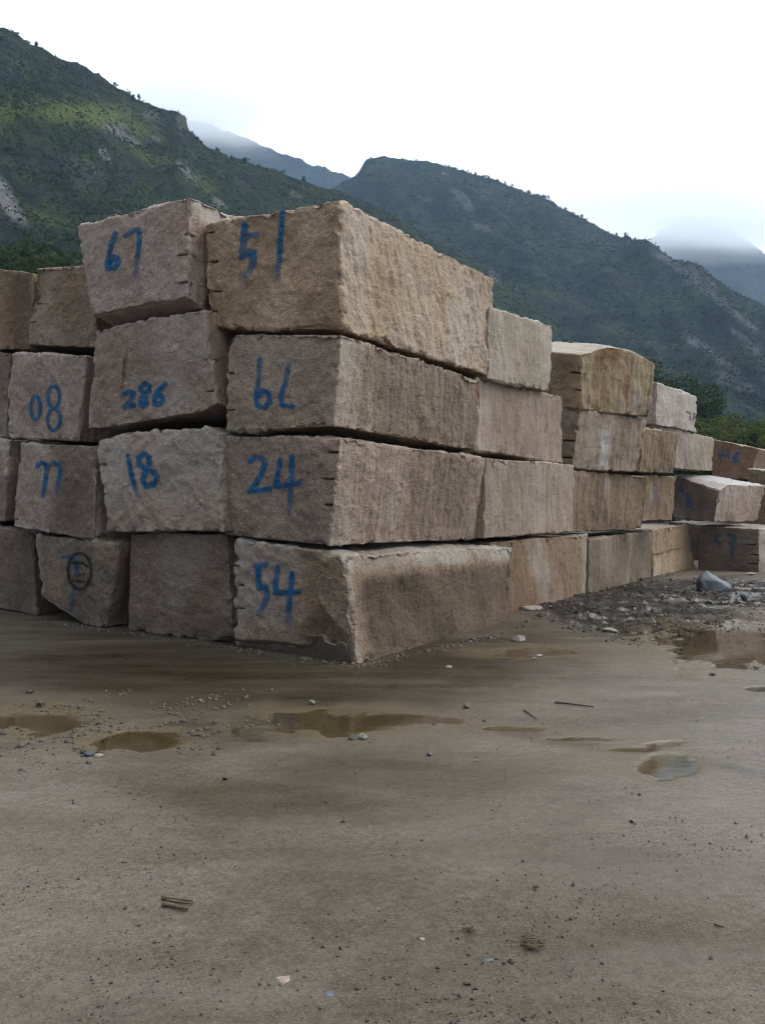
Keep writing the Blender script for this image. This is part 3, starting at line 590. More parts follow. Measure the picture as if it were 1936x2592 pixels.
# ---- third pile: faces turned a little towards the viewer
def freeblock(label, nt, nb, ft, fb, Zn, Zf, lt=None, lb=None, Zl=None, Wd=1.4, res=.03, **kw):
    Nt, Nb, Ft, Fb = P(*nt, Zn), P(*nb, Zn), P(*ft, Zf), P(*fb, Zf)
    if lt is None:
        d = (Ft - Nt) * np.array([1, 1, 0]); d /= np.linalg.norm(d); s_ = np.array([-d[1], d[0], 0]) * Wd
        Lt, Lb = Nt + s_, Nb + s_
    else: Lt, Lb = P(*lt, Zl), P(*lb, Zl)
    return block(label, Nt, Nb, Lt, Lb, Ft, Fb, res=res, **kw)
freeblock('rust streaked granite block with a sloping pale top, topmost of third pile', (1474, 862), (1466, 1034), (1660, 893), (1644, 1057), 15.0, 16.3, (1330, 852), (1330, 1026), 16.2, kind='rusty', res=.024, rough=1.3, groove=2.2,
    slots=(('N', .78, .2, .016), ('N', .55, .2, .016), ('N', .3, .2, .014)),
    cuts=((P(1474, 900, 15.0), P(1400, 893, 15.6), P(1517, 868, 15.9)), (P(1515, 874, 15.3), P(1600, 889, 15.9), P(1600, 886, 16.9)), (P(1590, 886, 15.8), P(1662, 924, 16.3), P(1662, 922, 17.3))),
    tone=lambda a, b, c, V, pv: .45 * (b < 1e-6) - .6 * (a < 1e-6) * np.clip(fbm(np.stack([b * 6, c * 2, b * 0], -1), 3, 4) * 1.6, 0, 1) * sstep(.6, .1, c) + .35 * (a < 1e-6) * np.clip(fbm(np.stack([b * 9, c * 1.5, b * 0], -1), 3, 14) * 1.6, 0, 1),
    rustf=lambda a, b, c, V, pv: (a < 1e-6) * np.clip(.15 + 1.2 * fbm(np.stack([b * 7, c * 1.6, b * 0], -1), 3, 9), 0, .7))
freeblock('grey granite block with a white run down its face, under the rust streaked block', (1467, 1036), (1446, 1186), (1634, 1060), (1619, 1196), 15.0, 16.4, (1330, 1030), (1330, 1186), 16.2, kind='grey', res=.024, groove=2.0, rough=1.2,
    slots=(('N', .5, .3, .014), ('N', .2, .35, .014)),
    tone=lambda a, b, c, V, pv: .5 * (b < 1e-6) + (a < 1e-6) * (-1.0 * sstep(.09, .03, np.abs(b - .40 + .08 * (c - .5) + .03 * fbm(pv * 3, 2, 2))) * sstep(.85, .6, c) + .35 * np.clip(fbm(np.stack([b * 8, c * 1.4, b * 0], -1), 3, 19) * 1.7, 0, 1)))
freeblock('dull brown granite block stained from above, third one down in the third pile', (1430, 1190), (1430, 1350), (1641, 1205), (1623, 1337), 14.9, 17.0, kind='brown', res=.024, groove=1.4, rough=1.0,
    tone=lambda a, b, c, V, pv: .15 + (a < 1e-6) * (-.5 * sstep(.05, .02, np.abs(b - .48)) * sstep(.3, .8, c) + .3 * np.clip(fbm(np.stack([b * 8, c * 1.4, b * 0], -1), 3, 29) * 1.7, 0, 1)))
V_ = np.array([-0.857, 0.515, 0])
sideblock('flat dark grey granite block on the ground, foot of the third pile', (1491, 1360), (1491, 1502), (1650, 1340), (1652, 1458), .22, kind='damp', groove=.6, rough=.7, sink=.03, Wd=1.6, tone=lambda a, b, c, V, pv: -.05 + .0 * a)

# ---- fourth pile
freeblock('pale whitish granite block with two black sevens, topmost of the fourth pile', (1660, 966), (1657, 1075), (1761, 1003), (1759, 1094), 18.3, 20.8, (1610, 962), (1610, 1070), 19.2, kind='pale', groove=1.2, rough=1.1,
    tone=lambda a, b, c, V, pv: -.4 * (a < 1e-6) + .55 * (a < 1e-6) * np.clip(fbm(np.stack([b * 6, c * 1.5, b * 0], -1), 3, 39) * 1.6, 0, 1) * sstep(.7, .3, c),
    paint=('side', ('painted_number', BLACK, [(2.2, cR([(795, 608), (835, 622), (832, 695)]), .8), (2.2, cR([(868, 625), (885, 632), (872, 695)]), .8)])))
freeblock('light granite block reaching out right, under the whitish top block', (1655, 1069), (1650, 1182), (1806, 1109), (1803, 1193), 18.5, 22.4, (1600, 1066), (1600, 1182), 19.6, kind='pale', groove=1.0, tone=lambda a, b, c, V, pv: .15 + 0 * a)
freeblock('olive brown granite block wedged between the white run block and the light one', (1628, 1084), (1618, 1195), (1718, 1094), (1705, 1199), 17.0, 18.1, Wd=1.2, kind='brown', groove=1.2)
freeblock('granite block with a faint blue stroke, resting on the cracked bottom block', (1630, 1199), (1622, 1319), (1712, 1206), (1701, 1318), 17.4, 18.4, Wd=1.2, kind='brown', groove=1.0,
    paint=('side', ('painted_mark', BLUE, [(6, cR2([(455, 330), (462, 420), (468, 545)]), (.35, .35, .25))])))
freeblock('cracked tan granite block on the ground, end of the long wall', (1649, 1336), (1652, 1459), (1746, 1324), (1756, 1437), 18.75, 21.4, Wd=1.6, kind='tan', groove=1.0, rough=1.2, sink=.03,
    cuts=((P(1749, 1360, 21.3), P(1757, 1400, 21.5), P(1757, 1400, 21.5) + V_),), 
    tone=lambda a, b, c, V, pv: .25 + (a < 1e-6) * (.9 * sstep(.02, .008, np.abs(c - .46 - .06 * b + .02 * fbm(pv * 3, 2, 2))) * sstep(.8, .6, b) - .7 * sstep(.1, .05, np.abs(b - .12 - .1 * (c - .4))) * sstep(.45, .3, c)))

# ---- right hand pile
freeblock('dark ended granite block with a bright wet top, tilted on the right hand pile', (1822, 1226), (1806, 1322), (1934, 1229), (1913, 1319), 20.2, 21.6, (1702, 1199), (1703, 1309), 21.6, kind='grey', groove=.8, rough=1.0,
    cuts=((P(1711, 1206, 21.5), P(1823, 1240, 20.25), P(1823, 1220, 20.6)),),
    tone=lambda a, b, c, V, pv: .7 * (b < 1e-6) * (c < .97) - 1.3 * (c > .985),  # sky reflection painted on the wet top, shade painted on the end
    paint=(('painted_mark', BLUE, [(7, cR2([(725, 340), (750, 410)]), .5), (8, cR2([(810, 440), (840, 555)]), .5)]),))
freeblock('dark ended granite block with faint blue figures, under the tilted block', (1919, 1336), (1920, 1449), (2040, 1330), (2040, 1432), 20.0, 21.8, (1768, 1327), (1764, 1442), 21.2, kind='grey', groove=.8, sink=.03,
    slots=(('N', .62, .2, .014), ('N', .4, .2, .014), ('N', .2, .2, .014)), tone=lambda a, b, c, V, pv: .62 * (b < 1e-6) - .3 * (c > .985) - .2 * (a < 1e-6),  # end darkened as shade, top and right face paled as lit, all in colour
    paint=(('painted_number', BLUE, [(5, cR2([(1165, 880), (1120, 885), (1112, 940), (1160, 960), (1150, 1000)]), .6), (5, cR2([(1260, 870), (1315, 885), (1310, 940), (1270, 960), (1300, 970), (1295, 1040), (1285, 1110)]), .6)]),))
freeblock('dark granite block set back in the gap beside the cracked tan block', (1790, 1322), (1790, 1437), (1880, 1320), (1880, 1432), 24.2, 26.0, (1690, 1312), (1690, 1432), 25.0, kind='damp', sink=.08, tone=lambda a, b, c, V, pv: .9 + 0 * a)  # darkened throughout: the gap's shade is painted into the stone colour
freeblock('dark granite block at the right edge, behind the tilted wet topped block', (1945, 1250), (1945, 1334), (2040, 1252), (2040, 1334), 22.8, 24.6, (1880, 1246), (1880, 1332), 23.6, kind='damp', tone=lambda a, b, c, V, pv: .3 + 0 * a)
freeblock('reddish granite block sprayed 146, standing farthest back on the right', (1919, 1136), (1892, 1214), (2030, 1160), (2010, 1214), 25.5, 28.0, (1800, 1111), (1800, 1212), 28.0, kind='brown', rough=1.1,
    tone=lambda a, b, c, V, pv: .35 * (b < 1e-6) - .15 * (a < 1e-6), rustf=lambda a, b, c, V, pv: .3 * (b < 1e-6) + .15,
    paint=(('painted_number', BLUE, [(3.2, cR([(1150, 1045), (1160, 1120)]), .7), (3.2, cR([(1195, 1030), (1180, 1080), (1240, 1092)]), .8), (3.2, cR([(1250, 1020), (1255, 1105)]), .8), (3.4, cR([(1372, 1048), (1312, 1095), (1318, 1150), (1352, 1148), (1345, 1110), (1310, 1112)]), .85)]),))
freeblock('low dark granite block with a pale top, in front of the one sprayed 146', (1960, 1192), (1960, 1250), (2040, 1200), (2040, 1250), 23.6, 25.2, (1892, 1186), (1888, 1250), 24.4, kind='brown', tone=lambda a, b, c, V, pv: .4 * (b < 1e-6) - .3 * (c > .98))  # painted shade on the end, painted sky brightness on the top
freeblock('dark granite block on the ground holding up the one sprayed 146', (1912, 1214), (1905, 1375), (2030, 1214), (2010, 1368), 25.6, 28.0, (1800, 1213), (1800, 1366), 28.0, kind='damp', sink=.05, tone=lambda a, b, c, V, pv: .3 + 0 * a, res=.05)

# ------------------------------------------------------------------ loose stones, twigs, straw
def stone_mesh(seed, flat=0.6, sub=3, jag=0.35):
    rg = np.random.default_rng(seed)
    import bmesh
    bm = bmesh.new(); bmesh.ops.create_icosphere(bm, subdivisions=sub, radius=1.0)
    V = np.array([v.co[:] for v in bm.verts]); Fc = np.array([[v.index for v in f.verts] for f in bm.faces], dtype=np.int32); bm.free()
    for _ in range(9):                                    # flat broken faces
        n_ = rg.normal(size=3); n_ /= np.linalg.norm(n_); h = V @ n_ - rg.uniform(.45, .8); V = V - np.clip(h, 0, None)[:, None] * n_
    V = V + V * (jag * 0.25 * fbm(V * 2.2, 3, seed))[:, None]
    V[:, 2] *= flat; V[:, 2] -= V[:, 2].min() + 0.12
    return V, Fc
def rock_mat(name, c1, c2, spec=0.4, rough=.6, scale=30):
    m = M(name); v = m.coord(); n_ = m.noise(v, scale, 4, .65, .3, .7)
    m.set(Base_Color=m.mix(n_, c1, c2), Roughness=rough); m.b.inputs['Specular IOR Level'].default_value = spec
    m.bump(n_, .5, .01); return m.m
RM = dict(slate=rock_mat('blue_grey_stone', (.035, .042, .052), (.085, .095, .11), .5, .45), pale=rock_mat('pale_chip_stone', (.17, .145, .115), (.31, .275, .23)), brown=rock_mat('brown_stone', (.055, .045, .035), (.13, .105, .08)),
          dark=rock_mat('dark_wet_stone', (.018, .016, .015), (.05, .045, .04), .5, .4), green=rock_mat('greenish_stone', (.10, .115, .10), (.24, .25, .22)), blue=rock_mat('blue_flat_stone', (.07, .095, .125), (.12, .15, .19)), mudstone=rock_mat('muddy_stone', (.022, .018, .015), (.085, .07, .056), .2, .7), pink=rock_mat('pinkish_flat_stone', (.24, .17, .13), (.36, .28, .23)))
def stone(px, py, wpx, mat, label, flat=.6, seed=0, asp=1.0, rot=0.0, name='stone', sub=3, cat='stone', group=None):
    g = GP(px, py); z = gz(g[0], g[1]); r = wpx / F * g[1] / 2
    V, Fc = stone_mesh(seed, flat, sub); V = V * np.array([r, r * asp, r])
    c, s_ = math.cos(rot), math.sin(rot); V = V @ np.array([[c, s_, 0], [-s_, c, 0], [0, 0, 1]])
    base = np.array([g[0], g[1], z]); o = mesh_obj(name, V + base, Fc, RM[mat], loc=base, smooth=False)
    return tag(o, label, cat, group)
# large boulder: shaped by hand, high at its left shoulder and sloping to the right
g = GP(1806, 1492); k_ = g[1] / F; import bmesh
hull = [(-43, 0, 0), (-44, 0, 27), (-30, 6, 46), (-14, 12, 51), (-38, -18, 26), (-4, -24, 30), (38, -14, 8), (43, 0, 16), (36, -16, 0), (-10, -30, 0), (-36, -22, 0), (-10, 34, 38), (-34, 30, 20), (34, 26, 12), (30, 30, 0), (-30, 34, 0), (14, 8, 34)]
bm = bmesh.new()
for q_ in hull: bm.verts.new([c_ * k_ for c_ in q_])
bmesh.ops.convex_hull(bm, input=bm.verts); bmesh.ops.triangulate(bm, faces=bm.faces); bmesh.ops.subdivide_edges(bm, edges=bm.edges, cuts=5, use_grid_fill=True); bmesh.ops.triangulate(bm, faces=bm.faces)
bm.verts.ensure_lookup_table(); V = np.array([v.co[:] for v in bm.verts]); Fc = np.array([[v.index for v in f.verts] for f in bm.faces], dtype=np.int32); bm.free()
V = V + .03 * np.stack([fbm(V * 7, 3, 1), fbm(V * 7, 3, 2), fbm(V * 7, 3, 3)], -1)
base = np.array([g[0], g[1], gz(g[0], g[1]) - .02])
tag(mesh_obj('boulder', V + base, Fc, RM['slate'], loc=base, smooth=False), 'blue grey boulder lying on the muddy rubble before the right hand pile', 'boulder')
stone(1884, 1517, 27, 'slate', 'small blue grey rock just right of the big boulder', .8, 12)
stone(1795, 1525, 28, 'brown', 'low brown rock in the mud just below the big boulder', .55, 13)
stone(1876, 1527, 24, 'brown', 'flat brown rock in front of the small blue grey rock', .45, 14)
stone(1313, 1623, 42, 'pale', 'pale angular chip on wet ground in front of the corner stack', .45, 15, rot=.4)
stone(1340, 1546, 84, 'pale', 'long flat tan slab half buried in the mud beside the wall', .22, 16, asp=.8)
stone(1545, 1596, 56, 'pale', 'flat pale slab lying in the middle of the mud', .25, 17, asp=.8)
stone(1137, 1690, 20, 'pale', 'small pale chip on the wet ground below the corner block', .5, 18)
stone(1360, 1657, 24, 'pale', 'thin pale flake on wet ground right of the corner block', .3, 19)
stone(1350, 1668, 14, 'pale', 'tiny white chip below the thin pale flake', .4, 20)
stone(1895, 1455, 28, 'pale', 'light stone on the ground before the right hand blocks', .4, 21)
stone(918, 1871, 24, 'green', 'greenish white stone below the dark central puddle', .75, 22)
stone(890, 1873, 20, 'brown', 'brown stone just left of the greenish white stone', .7, 23)
stone(228, 1911, 30, 'slate', 'grey stone at the tip of the small left puddle', .6, 24)
stone(253, 1911, 30, 'pale', 'pale flat stone beside the grey one at the puddle tip', .35, 25)
stone(212, 1906, 20, 'dark', 'dark stone at the left end of the puddle tip stones', .6, 26)
stone(103, 1788, 36, 'brown', 'greyish stone above the left edge puddle', .6, 27)
stone(75, 1755, 22, 'dark', 'dark stone farther back above the left edge puddle', .6, 28)
stone(508, 1777, 13, 'pale', 'small white pebble on the brown wet ground', .7, 29)
stone(790, 1783, 18, 'green', 'green grey pebble above the dark central puddle', .7, 30)
stone(570, 1972, 15, 'dark', 'dark pebble alone below the small left puddle', .8, 31)
stone(541, 1909, 14, 'dark', 'dark pebble right of the small left puddle', .6, 32)
stone(1088, 1913, 20, 'dark', 'dark lump of stone in the middle of the yard', .8, 33)
stone(1181, 1794, 18, 'brown', 'brown pebble beside the central wet patch', .8, 34)
stone(1225, 1828, 10, 'dark', 'tiny dark pebble right of the central wet patch', .8, 35)
stone(832, 2514, 26, 'blue', 'flat blue grey stone set in the ground near the bottom', .15, 36)
stone(1238, 2428, 22, 'blue', 'smaller flat blue stone right of the bottom middle', .15, 37)
stone(722, 2475, 56, 'pink', 'flat pinkish stone set in the ground near the bottom', .1, 38, asp=1.0)
stone(1066, 2373, 26, 'pink', 'round orange pink flat stone in the lower middle', .08, 39)
stone(863, 2403, 12, 'dark', 'dark pebble in the lower middle of the yard', .8, 40)
stone(1450, 2242, 12, 'dark', 'dark pebble on the pale ground right of the middle', .8, 41)
stone(1323, 2181, 9, 'dark', 'tiny dark pebble up from the pale middle ground', .8, 42)
stone(1797, 2426, 14, 'brown', 'brown pebble at the lower right of the yard', .7, 43)
stone(1889, 2122, 14, 'dark', 'dark pebble close to the right picture edge', .7, 44)
stone(1618, 2012, 10, 'dark', 'tiny dark pebble below the grey right puddle', .8, 45)
stone(1597, 2081, 12, 'dark', 'dark pebble on grey wet ground at right', .7, 46)
stone(1803, 1709, 22, 'brown', 'brown clod below the big right puddle', .5, 47)
stone(1912, 1694, 16, 'dark', 'dark clod at the lower rim of the big right puddle', .6, 48)
stone(1392, 2564, 10, 'dark', 'dark pebble at the bottom edge right of the middle', .8, 49)
stone(1667, 2564, 13, 'dark', 'dark pebble at the bottom edge further right', .7, 50)
stone(58, 2524, 16, 'brown', 'brown clod near the bottom left corner', .5, 51)

wood = M('old_straw'); wood.set(Base_Color=wood.mix(wood.noise(wood.coord(), 40, 3, .6, .3, .7), (.055, .040, .021), (.13, .098, .055)), Roughness=.85)
dwood = M('dark_wet_twig'); dwood.set(Base_Color=(.035, .026, .018), Roughness=.6)
def stick_geo(pts, r0, r1, n=6):
    V, Fc = [], []
    pts = [np.array(p, float) for p in pts]
    for i, p in enumerate(pts):
        d = pts[min(i + 1, len(pts) - 1)] - pts[max(i - 1, 0)]; d /= np.linalg.norm(d) + 1e-9
        s_ = np.cross(d, [0, 0, 1.0]); s_ = s_ / (np.linalg.norm(s_) + 1e-9) if np.linalg.norm(s_) > 1e-3 else np.array([1.0, 0, 0]); t_ = np.cross(s_, d)
        r = r0 + (r1 - r0) * i / (len(pts) - 1)
        for k in range(n): V.append(p + r * (math.cos(2 * math.pi * k / n) * s_ + math.sin(2 * math.pi * k / n) * t_))
    for i in range(len(pts) - 1):
        for k in range(n): Fc.append((i * n + k, i * n + (k + 1) % n, (i + 1) * n + (k + 1) % n, (i + 1) * n + k))
    Fc += [tuple(range(n))[::-1], tuple(range((len(pts) - 1) * n, len(pts) * n))]
    return V, Fc
def stick(name, a, b, r, mat, label, cat, lift=0.004, bend=.02):
    A, B = GP(*a), GP(*b); pts = []
    for k in range(6):
        p = A + (B - A) * k / 5 + np.array([0, bend * math.sin(k * 1.3) * np.linalg.norm(B - A), 0]); p[2] = gz(p[0], p[1]) + r * .7 + lift; pts.append(p)
    V, Fc = stick_geo(pts, r, r * .6); tag(mesh_obj(name, V, Fc, mat, loc=pts[0]), label, cat)
stick('twig', (1404, 1782), (1503, 1793), .008, dwood.m, 'long dark twig lying on the wet ground right of the middle', 'twig')
stick('twig', (1326, 1800), (1358, 1822), .006, dwood.m, 'short thin twig left of the long dark twig', 'twig')
stick('twig', (1806, 2345), (1830, 2352), .004, dwood.m, 'small dark twig in the lower right', 'twig')
stick('stalk', (410, 2276), (488, 2284), .0075, wood.m, 'upper dry stalk of the pair lying at lower left', 'stalk', .004)
stick('stalk', (412, 2292), (478, 2304), .009, wood.m, 'lower dry stalk of the pair lying at lower left', 'stalk')
stick('stalk', (422, 2284), (490, 2292), .006, wood.m, 'thin dry stalk between the two thicker ones', 'stalk', .006)
def tuft(px, py, wpx, label, n=60):
    g = GP(px, py); R0 = wpx / F * g[1] / 2; V, Fc = [], []; rg = random.Random(px)
    for k in range(n):
        a = rg.uniform(-.7, .7) + (math.pi if rg.random() < .5 else 0); c = np.array([rg.gauss(0, .4), rg.gauss(0, .5), 0]) * R0
        L_ = R0 * rg.uniform(.2, .6); d = np.array([math.cos(a), math.sin(a), 0]) * L_
        p = [g + c - d, g + c + np.array([0, 0, .01 * rg.random()]), g + c + d]
        for q_ in p: q_[2] = gz(q_[0], q_[1]) + .003 + .012 * rg.random()
        v_, f_ = stick_geo(p, .0022, .0012, 4); o_ = len(V); V += v_; Fc += [tuple(i + o_ for i in f) for f in f_]
    tag(mesh_obj('straw_tuft', V, Fc, wood.m, loc=np.array([g[0], g[1], 0])), label, 'straw')
tuft(1349, 2392, 62, 'matted tuft of straw pressed into the ground at lower right'); tuft(1191, 2357, 30, 'small wisp of straw left of the matted tuft', 22); tuft(1355, 2251, 22, 'tiny wisp of dark straw above the matted tuft', 12)

# gravel: grit and clods nobody could count, one object
def grit(name, pts, sizes, mat, seed):
    rg = np.random.default_rng(seed)
    base = np.array([[1, 0, 0], [-.5, .8, 0], [-.5, -.8, 0], [0, 0, .8], [.3, .3, .6], [0, 0, -.5]]); 
    t = np.array([[0, 1, 4], [1, 3, 4], [0, 4, 3], [1, 2, 3], [2, 0, 3], [1, 0, 5], [2, 1, 5], [0, 2, 5]])
    n = len(pts); a = rg.uniform(0, 6.28, n); k = rg.uniform(.5, 1.4, (n, 6, 3))
    B = base[None] * k * sizes[:, None, None]
    ca, sa = np.cos(a)[:, None], np.sin(a)[:, None]
    V = np.stack([B[..., 0] * ca - B[..., 1] * sa, B[..., 0] * sa + B[..., 1] * ca, B[..., 2]], -1) + pts[:, None, :]
    Fc = (t[None] + (np.arange(n) * 6)[:, None, None]).reshape(-1, 3)
    return mesh_obj(name, V.reshape(-1, 3), Fc.astype(np.int32), mat, smooth=False)
def scatter(n, seed, pxr, pyr, dens):
    rg = np.random.default_rng(seed); out = []
    px = rg.uniform(*pxr, n * 6); py = rg.uniform(*pyr, n * 6)
    Y = F * EYE / (py - HZ); x = (px - CX) / F * Y
    k = dens(px, py, x, Y) > rg.random(n * 6); x, Y = x[k][:n], Y[k][:n]
    return np.stack([x, Y, ground_fields(x, Y)[0] + 0.001], -1)
clump = lambda x, y, s=1.0, sd=3: np.clip(.25 + 1.3 * fbm(np.stack([x, y, x * 0], -1) * 1.4 * s, 3, sd), 0.02, 1)
pts = scatter(3600, 21, (-60, 2000), (1700, 2600), lambda px, py, x, y: clump(x, y) * sstep(1650, 1900, py) * np.where(px < 500, 1.0, .6))
tag(grit('gravel', pts, np.random.default_rng(1).gamma(1.6, .0015, len(pts)) + .0008, RM['dark'], 2), 'dark grit and crumbs scattered over the wet yard', 'gravel', kind='stuff')
pts = scatter(3600, 22, (1250, 2000), (1440, 1660), lambda px, py, x, y: ground_fields(x, y)[1] * clump(x, y, 1.5))
pts[:, 2] -= .009
tag(grit('rubble', pts, np.random.default_rng(3).gamma(1.6, .0085, len(pts)) + .005, RM['mudstone'], 4), 'dark broken rubble and clods in the mud by the wall', 'rubble', kind='stuff')
pts = scatter(160, 25, (1250, 2000), (1440, 1660), lambda px, py, x, y: ground_fields(x, y)[1] * clump(x, y, 1.5, 5))
tag(grit('stone_chips', pts, np.random.default_rng(6).gamma(2.0, .008, len(pts)) + .006, RM['pale'], 5), 'pale stone chips in the mud by the wall', 'rubble', kind='stuff')
pts = scatter(700, 23, (-60, 760), (1740, 1960), lambda px, py, x, y: clump(x, y, 1.2, 8) * sstep(1.4, .6, ell(px, py, 250, 1840, 420, 80, -.1)) * (ground_fields(x, y)[4] < .25))
tag(grit('pebbles', pts, np.random.default_rng(5).gamma(2.0, .005, len(pts)) + .004, RM['brown'], 6), 'small pebbles around the left puddles', 'gravel', kind='stuff')

rgb = np.random.default_rng(77); L_ = []
for (a_, b_, n_) in (((903, 1686), (590, 1640), 260), ((590, 1640), (100, 1572), 380), ((903, 1688), (1276, 1602), 420), ((1290, 1600), (1490, 1506), 220), ((1490, 1506), (1756, 1440), 160)):
    A_, B_ = GP(*a_), GP(*b_); t_ = rgb.random(n_)[:, None]; q_ = A_ + (B_ - A_) * t_; q_[:, :2] += np.array([0, -1]) * (rgb.gamma(1.2, .07, n_)[:, None] - .03) + rgb.normal(0, .02, (n_, 2)); L_.append(q_)
q_ = np.concatenate(L_); q_[:, 2] = ground_fields(q_[:, 0], q_[:, 1])[0]
tag(grit('stone_crumbs', q_, rgb.gamma(1.3, .0075, len(q_)) + .003, RM['brown'], 9), 'crumbs of broken stone along the foot of the stacked blocks', 'gravel', kind='stuff')

# ------------------------------------------------------------------ trees and scrub
def leaf_mat(name, c1, c2):
    m = M(name); g_ = m.n('ShaderNodeNewGeometry'); col = m.mix(g_.outputs['Random Per Island'], c1, c2)
    m.set(Base_Color=col, Roughness=.8); m.b.inputs['Specular IOR Level'].default_value = .15
    tl = m.n('ShaderNodeBsdfTranslucent'); mx = m.n('ShaderNodeMixShader', inp={0: .45}); m.L(col, tl.inputs['Color'])
    m.L(m.b.outputs[0], mx.inputs[1]); m.L(tl.outputs[0], mx.inputs[2]); m.L(mx.outputs[0], m.out.inputs['Surface']); return m.m
bark = M('bark'); bark.set(Base_Color=bark.mix(bark.noise(bark.coord((1, 1, .3)), 9, 4, .6, .3, .7), (.03, .024, .018), (.08, .065, .05)), Roughness=.95)
LEAF = leaf_mat('dark_leaves', (.014, .026, .009), (.045, .062, .020)); LEAFB = leaf_mat('bamboo_leaves', (.035, .055, .012), (.095, .115, .028)); SCR = leaf_mat('scrub_leaves', (.015, .029, .010), (.040, .061, .017))
def leaves(cents, rads, n, size, rg, stretch=1.0):
    w_ = np.array(rads) ** 2; k = rg.choice(len(cents), n, p=w_ / w_.sum()); d = rg.normal(size=(n, 3)); d /= np.linalg.norm(d, axis=1, keepdims=True)
    rr = np.array(rads)[k] * rg.uniform(.35, 1.05, n) ** .6; c = np.array(cents)[k] + d * rr[:, None] * np.array([1, 1, .8])
    a = rg.normal(size=(n, 3)); a[:, 2] *= .6; a /= np.linalg.norm(a, axis=1, keepdims=True); b = np.cross(a, rg.normal(size=(n, 3))); b /= np.linalg.norm(b, axis=1, keepdims=True)
    s_ = size * rg.uniform(.6, 1.3, n)[:, None]
    V = np.stack([c - a * s_ * stretch, c + b * s_ * .5, c + a * s_ * stretch, c - b * s_ * .5], 1).reshape(-1, 3)
    return V, np.arange(n * 4, dtype=np.int32).reshape(-1, 4)
def make_tree(name, h, seed, nl, size, kind='round', mat=LEAF):
    rg = np.random.default_rng(seed); root = bpy.data.objects.new(name, None); C.objects.link(root)
    V, Fc = [], []; cents, rads = [], []
    def add(pts, r0, r1, n=6):
        v_, f_ = stick_geo(pts, r0, r1, n); o_ = len(V); V.extend(v_); Fc.extend([tuple(i + o_ for i in f) for f in f_])
    if kind == 'bamboo':
        for k in range(26):
            a = rg.uniform(0, 6.28); d = np.array([math.cos(a), math.sin(a), 0]); b0 = d * rg.uniform(0, h * .09); hh = h * rg.uniform(.72, 1.0); lean = h * rg.uniform(.05, .28)
            pts = [b0 + d * lean * (s_ ** 2.2) + np.array([0, 0, hh * (s_ - .18 * s_ ** 4)]) for s_ in np.linspace(0, 1, 7)]; add(pts, .05, .012, 5)
            for s_ in np.linspace(.3, 1, 6): cents.append(b0 + d * lean * s_ ** 2.2 + np.array([0, 0, hh * (s_ - .18 * s_ ** 4)])); rads.append(h * .075 * rg.uniform(.7, 1.2))
    else:
        top = np.array([rg.normal() * .05 * h, rg.normal() * .05 * h, h * .8]); add([np.zeros(3), top * .35 + rg.normal(size=3) * .02 * h, top * .7, top], h * .028, h * .008, 7)
        for k in range(10):
            s_ = rg.uniform(.3, .95); b0 = top * s_; a = rg.uniform(0, 6.28); L_ = h * (.34 if kind == 'round' else .24 * (1.25 - s_)) * rg.uniform(.6, 1.1)
            e_ = b0 + np.array([math.cos(a) * L_, math.sin(a) * L_, L_ * rg.uniform(.1, .6)]); add([b0, (b0 + e_) / 2 + np.array([0, 0, .04 * h]), e_], h * .011, h * .004, 5)
            cents.append(e_); rads.append(h * rg.uniform(.09, .17)); cents.append((b0 + e_) / 2); rads.append(h * .1)
        cents.append(top); rads.append(h * .14)
    mesh_obj('trunk', V, Fc, bark.m, root); v_, f_ = leaves(cents, rads, nl, size, rg, 1.0 if kind != 'bamboo' else 1.8)
    mesh_obj('crown', v_, f_, mat, root, smooth=False)
    return root
def place(proto, first, loc, rz, sc, label, cat, group):
    if first: r_ = proto
    else:
        r_ = proto.copy(); C.objects.link(r_)
        for ch in proto.children:
            c_ = ch.copy(); C.objects.link(c_); c_.parent = r_
    r_.location = loc; r_.rotation_euler = (0, 0, rz); r_.scale = (sc, sc, sc); tag(r_, label, cat, group)
# ridge trees: sit on the skylines
rt = [make_tree('ridge_tree', 1.0, 300 + k, 260, .07, 'round' if k % 2 else 'tall') for k in range(3)]; used = [False] * 3
def on_hill(Hp, px, s_idx):
    t = (px * D - CX) / F; col = int(np.argmin(np.abs(Hp[:, 200, 0] / Hp[:, 200, 1] - t))); return Hp[col, s_idx]
rg = np.random.default_rng(9)
def ridge(Hp, xs, h0, h1, label, group, si):
    for px in xs:
        k = int(rg.integers(3)); p = on_hill(Hp, px, si + int(rg.integers(-3, 2))); place(rt[k], not used[k], p - np.array([0, 0, .3]), rg.uniform(0, 6), rg.uniform(h0, h1), label, 'tree', group); used[k] = True
ridge(H2, list(rg.uniform(960, 1260, 60)) + [1255, 1262, 1330], 1.6, 4.5, 'small dark tree standing on the skyline of the middle hill', 'trees along the middle skyline', 238)
ridge(H2, list(rg.uniform(1345, 1430, 26)), 3.0, 7.0, 'tree in the dark cluster where the middle hill ridge drops', 'tree cluster on the middle ridge', 237)
ridge(H1, [65, 80, 188, 252, 280, 288, 300, 345, 415, 420, 428, 436, 470, 500, 530, 560, 575, 610, 655], 1.6, 3.6, 'small bush like tree on the skyline of the near left hill', 'trees along the near skyline', 258)
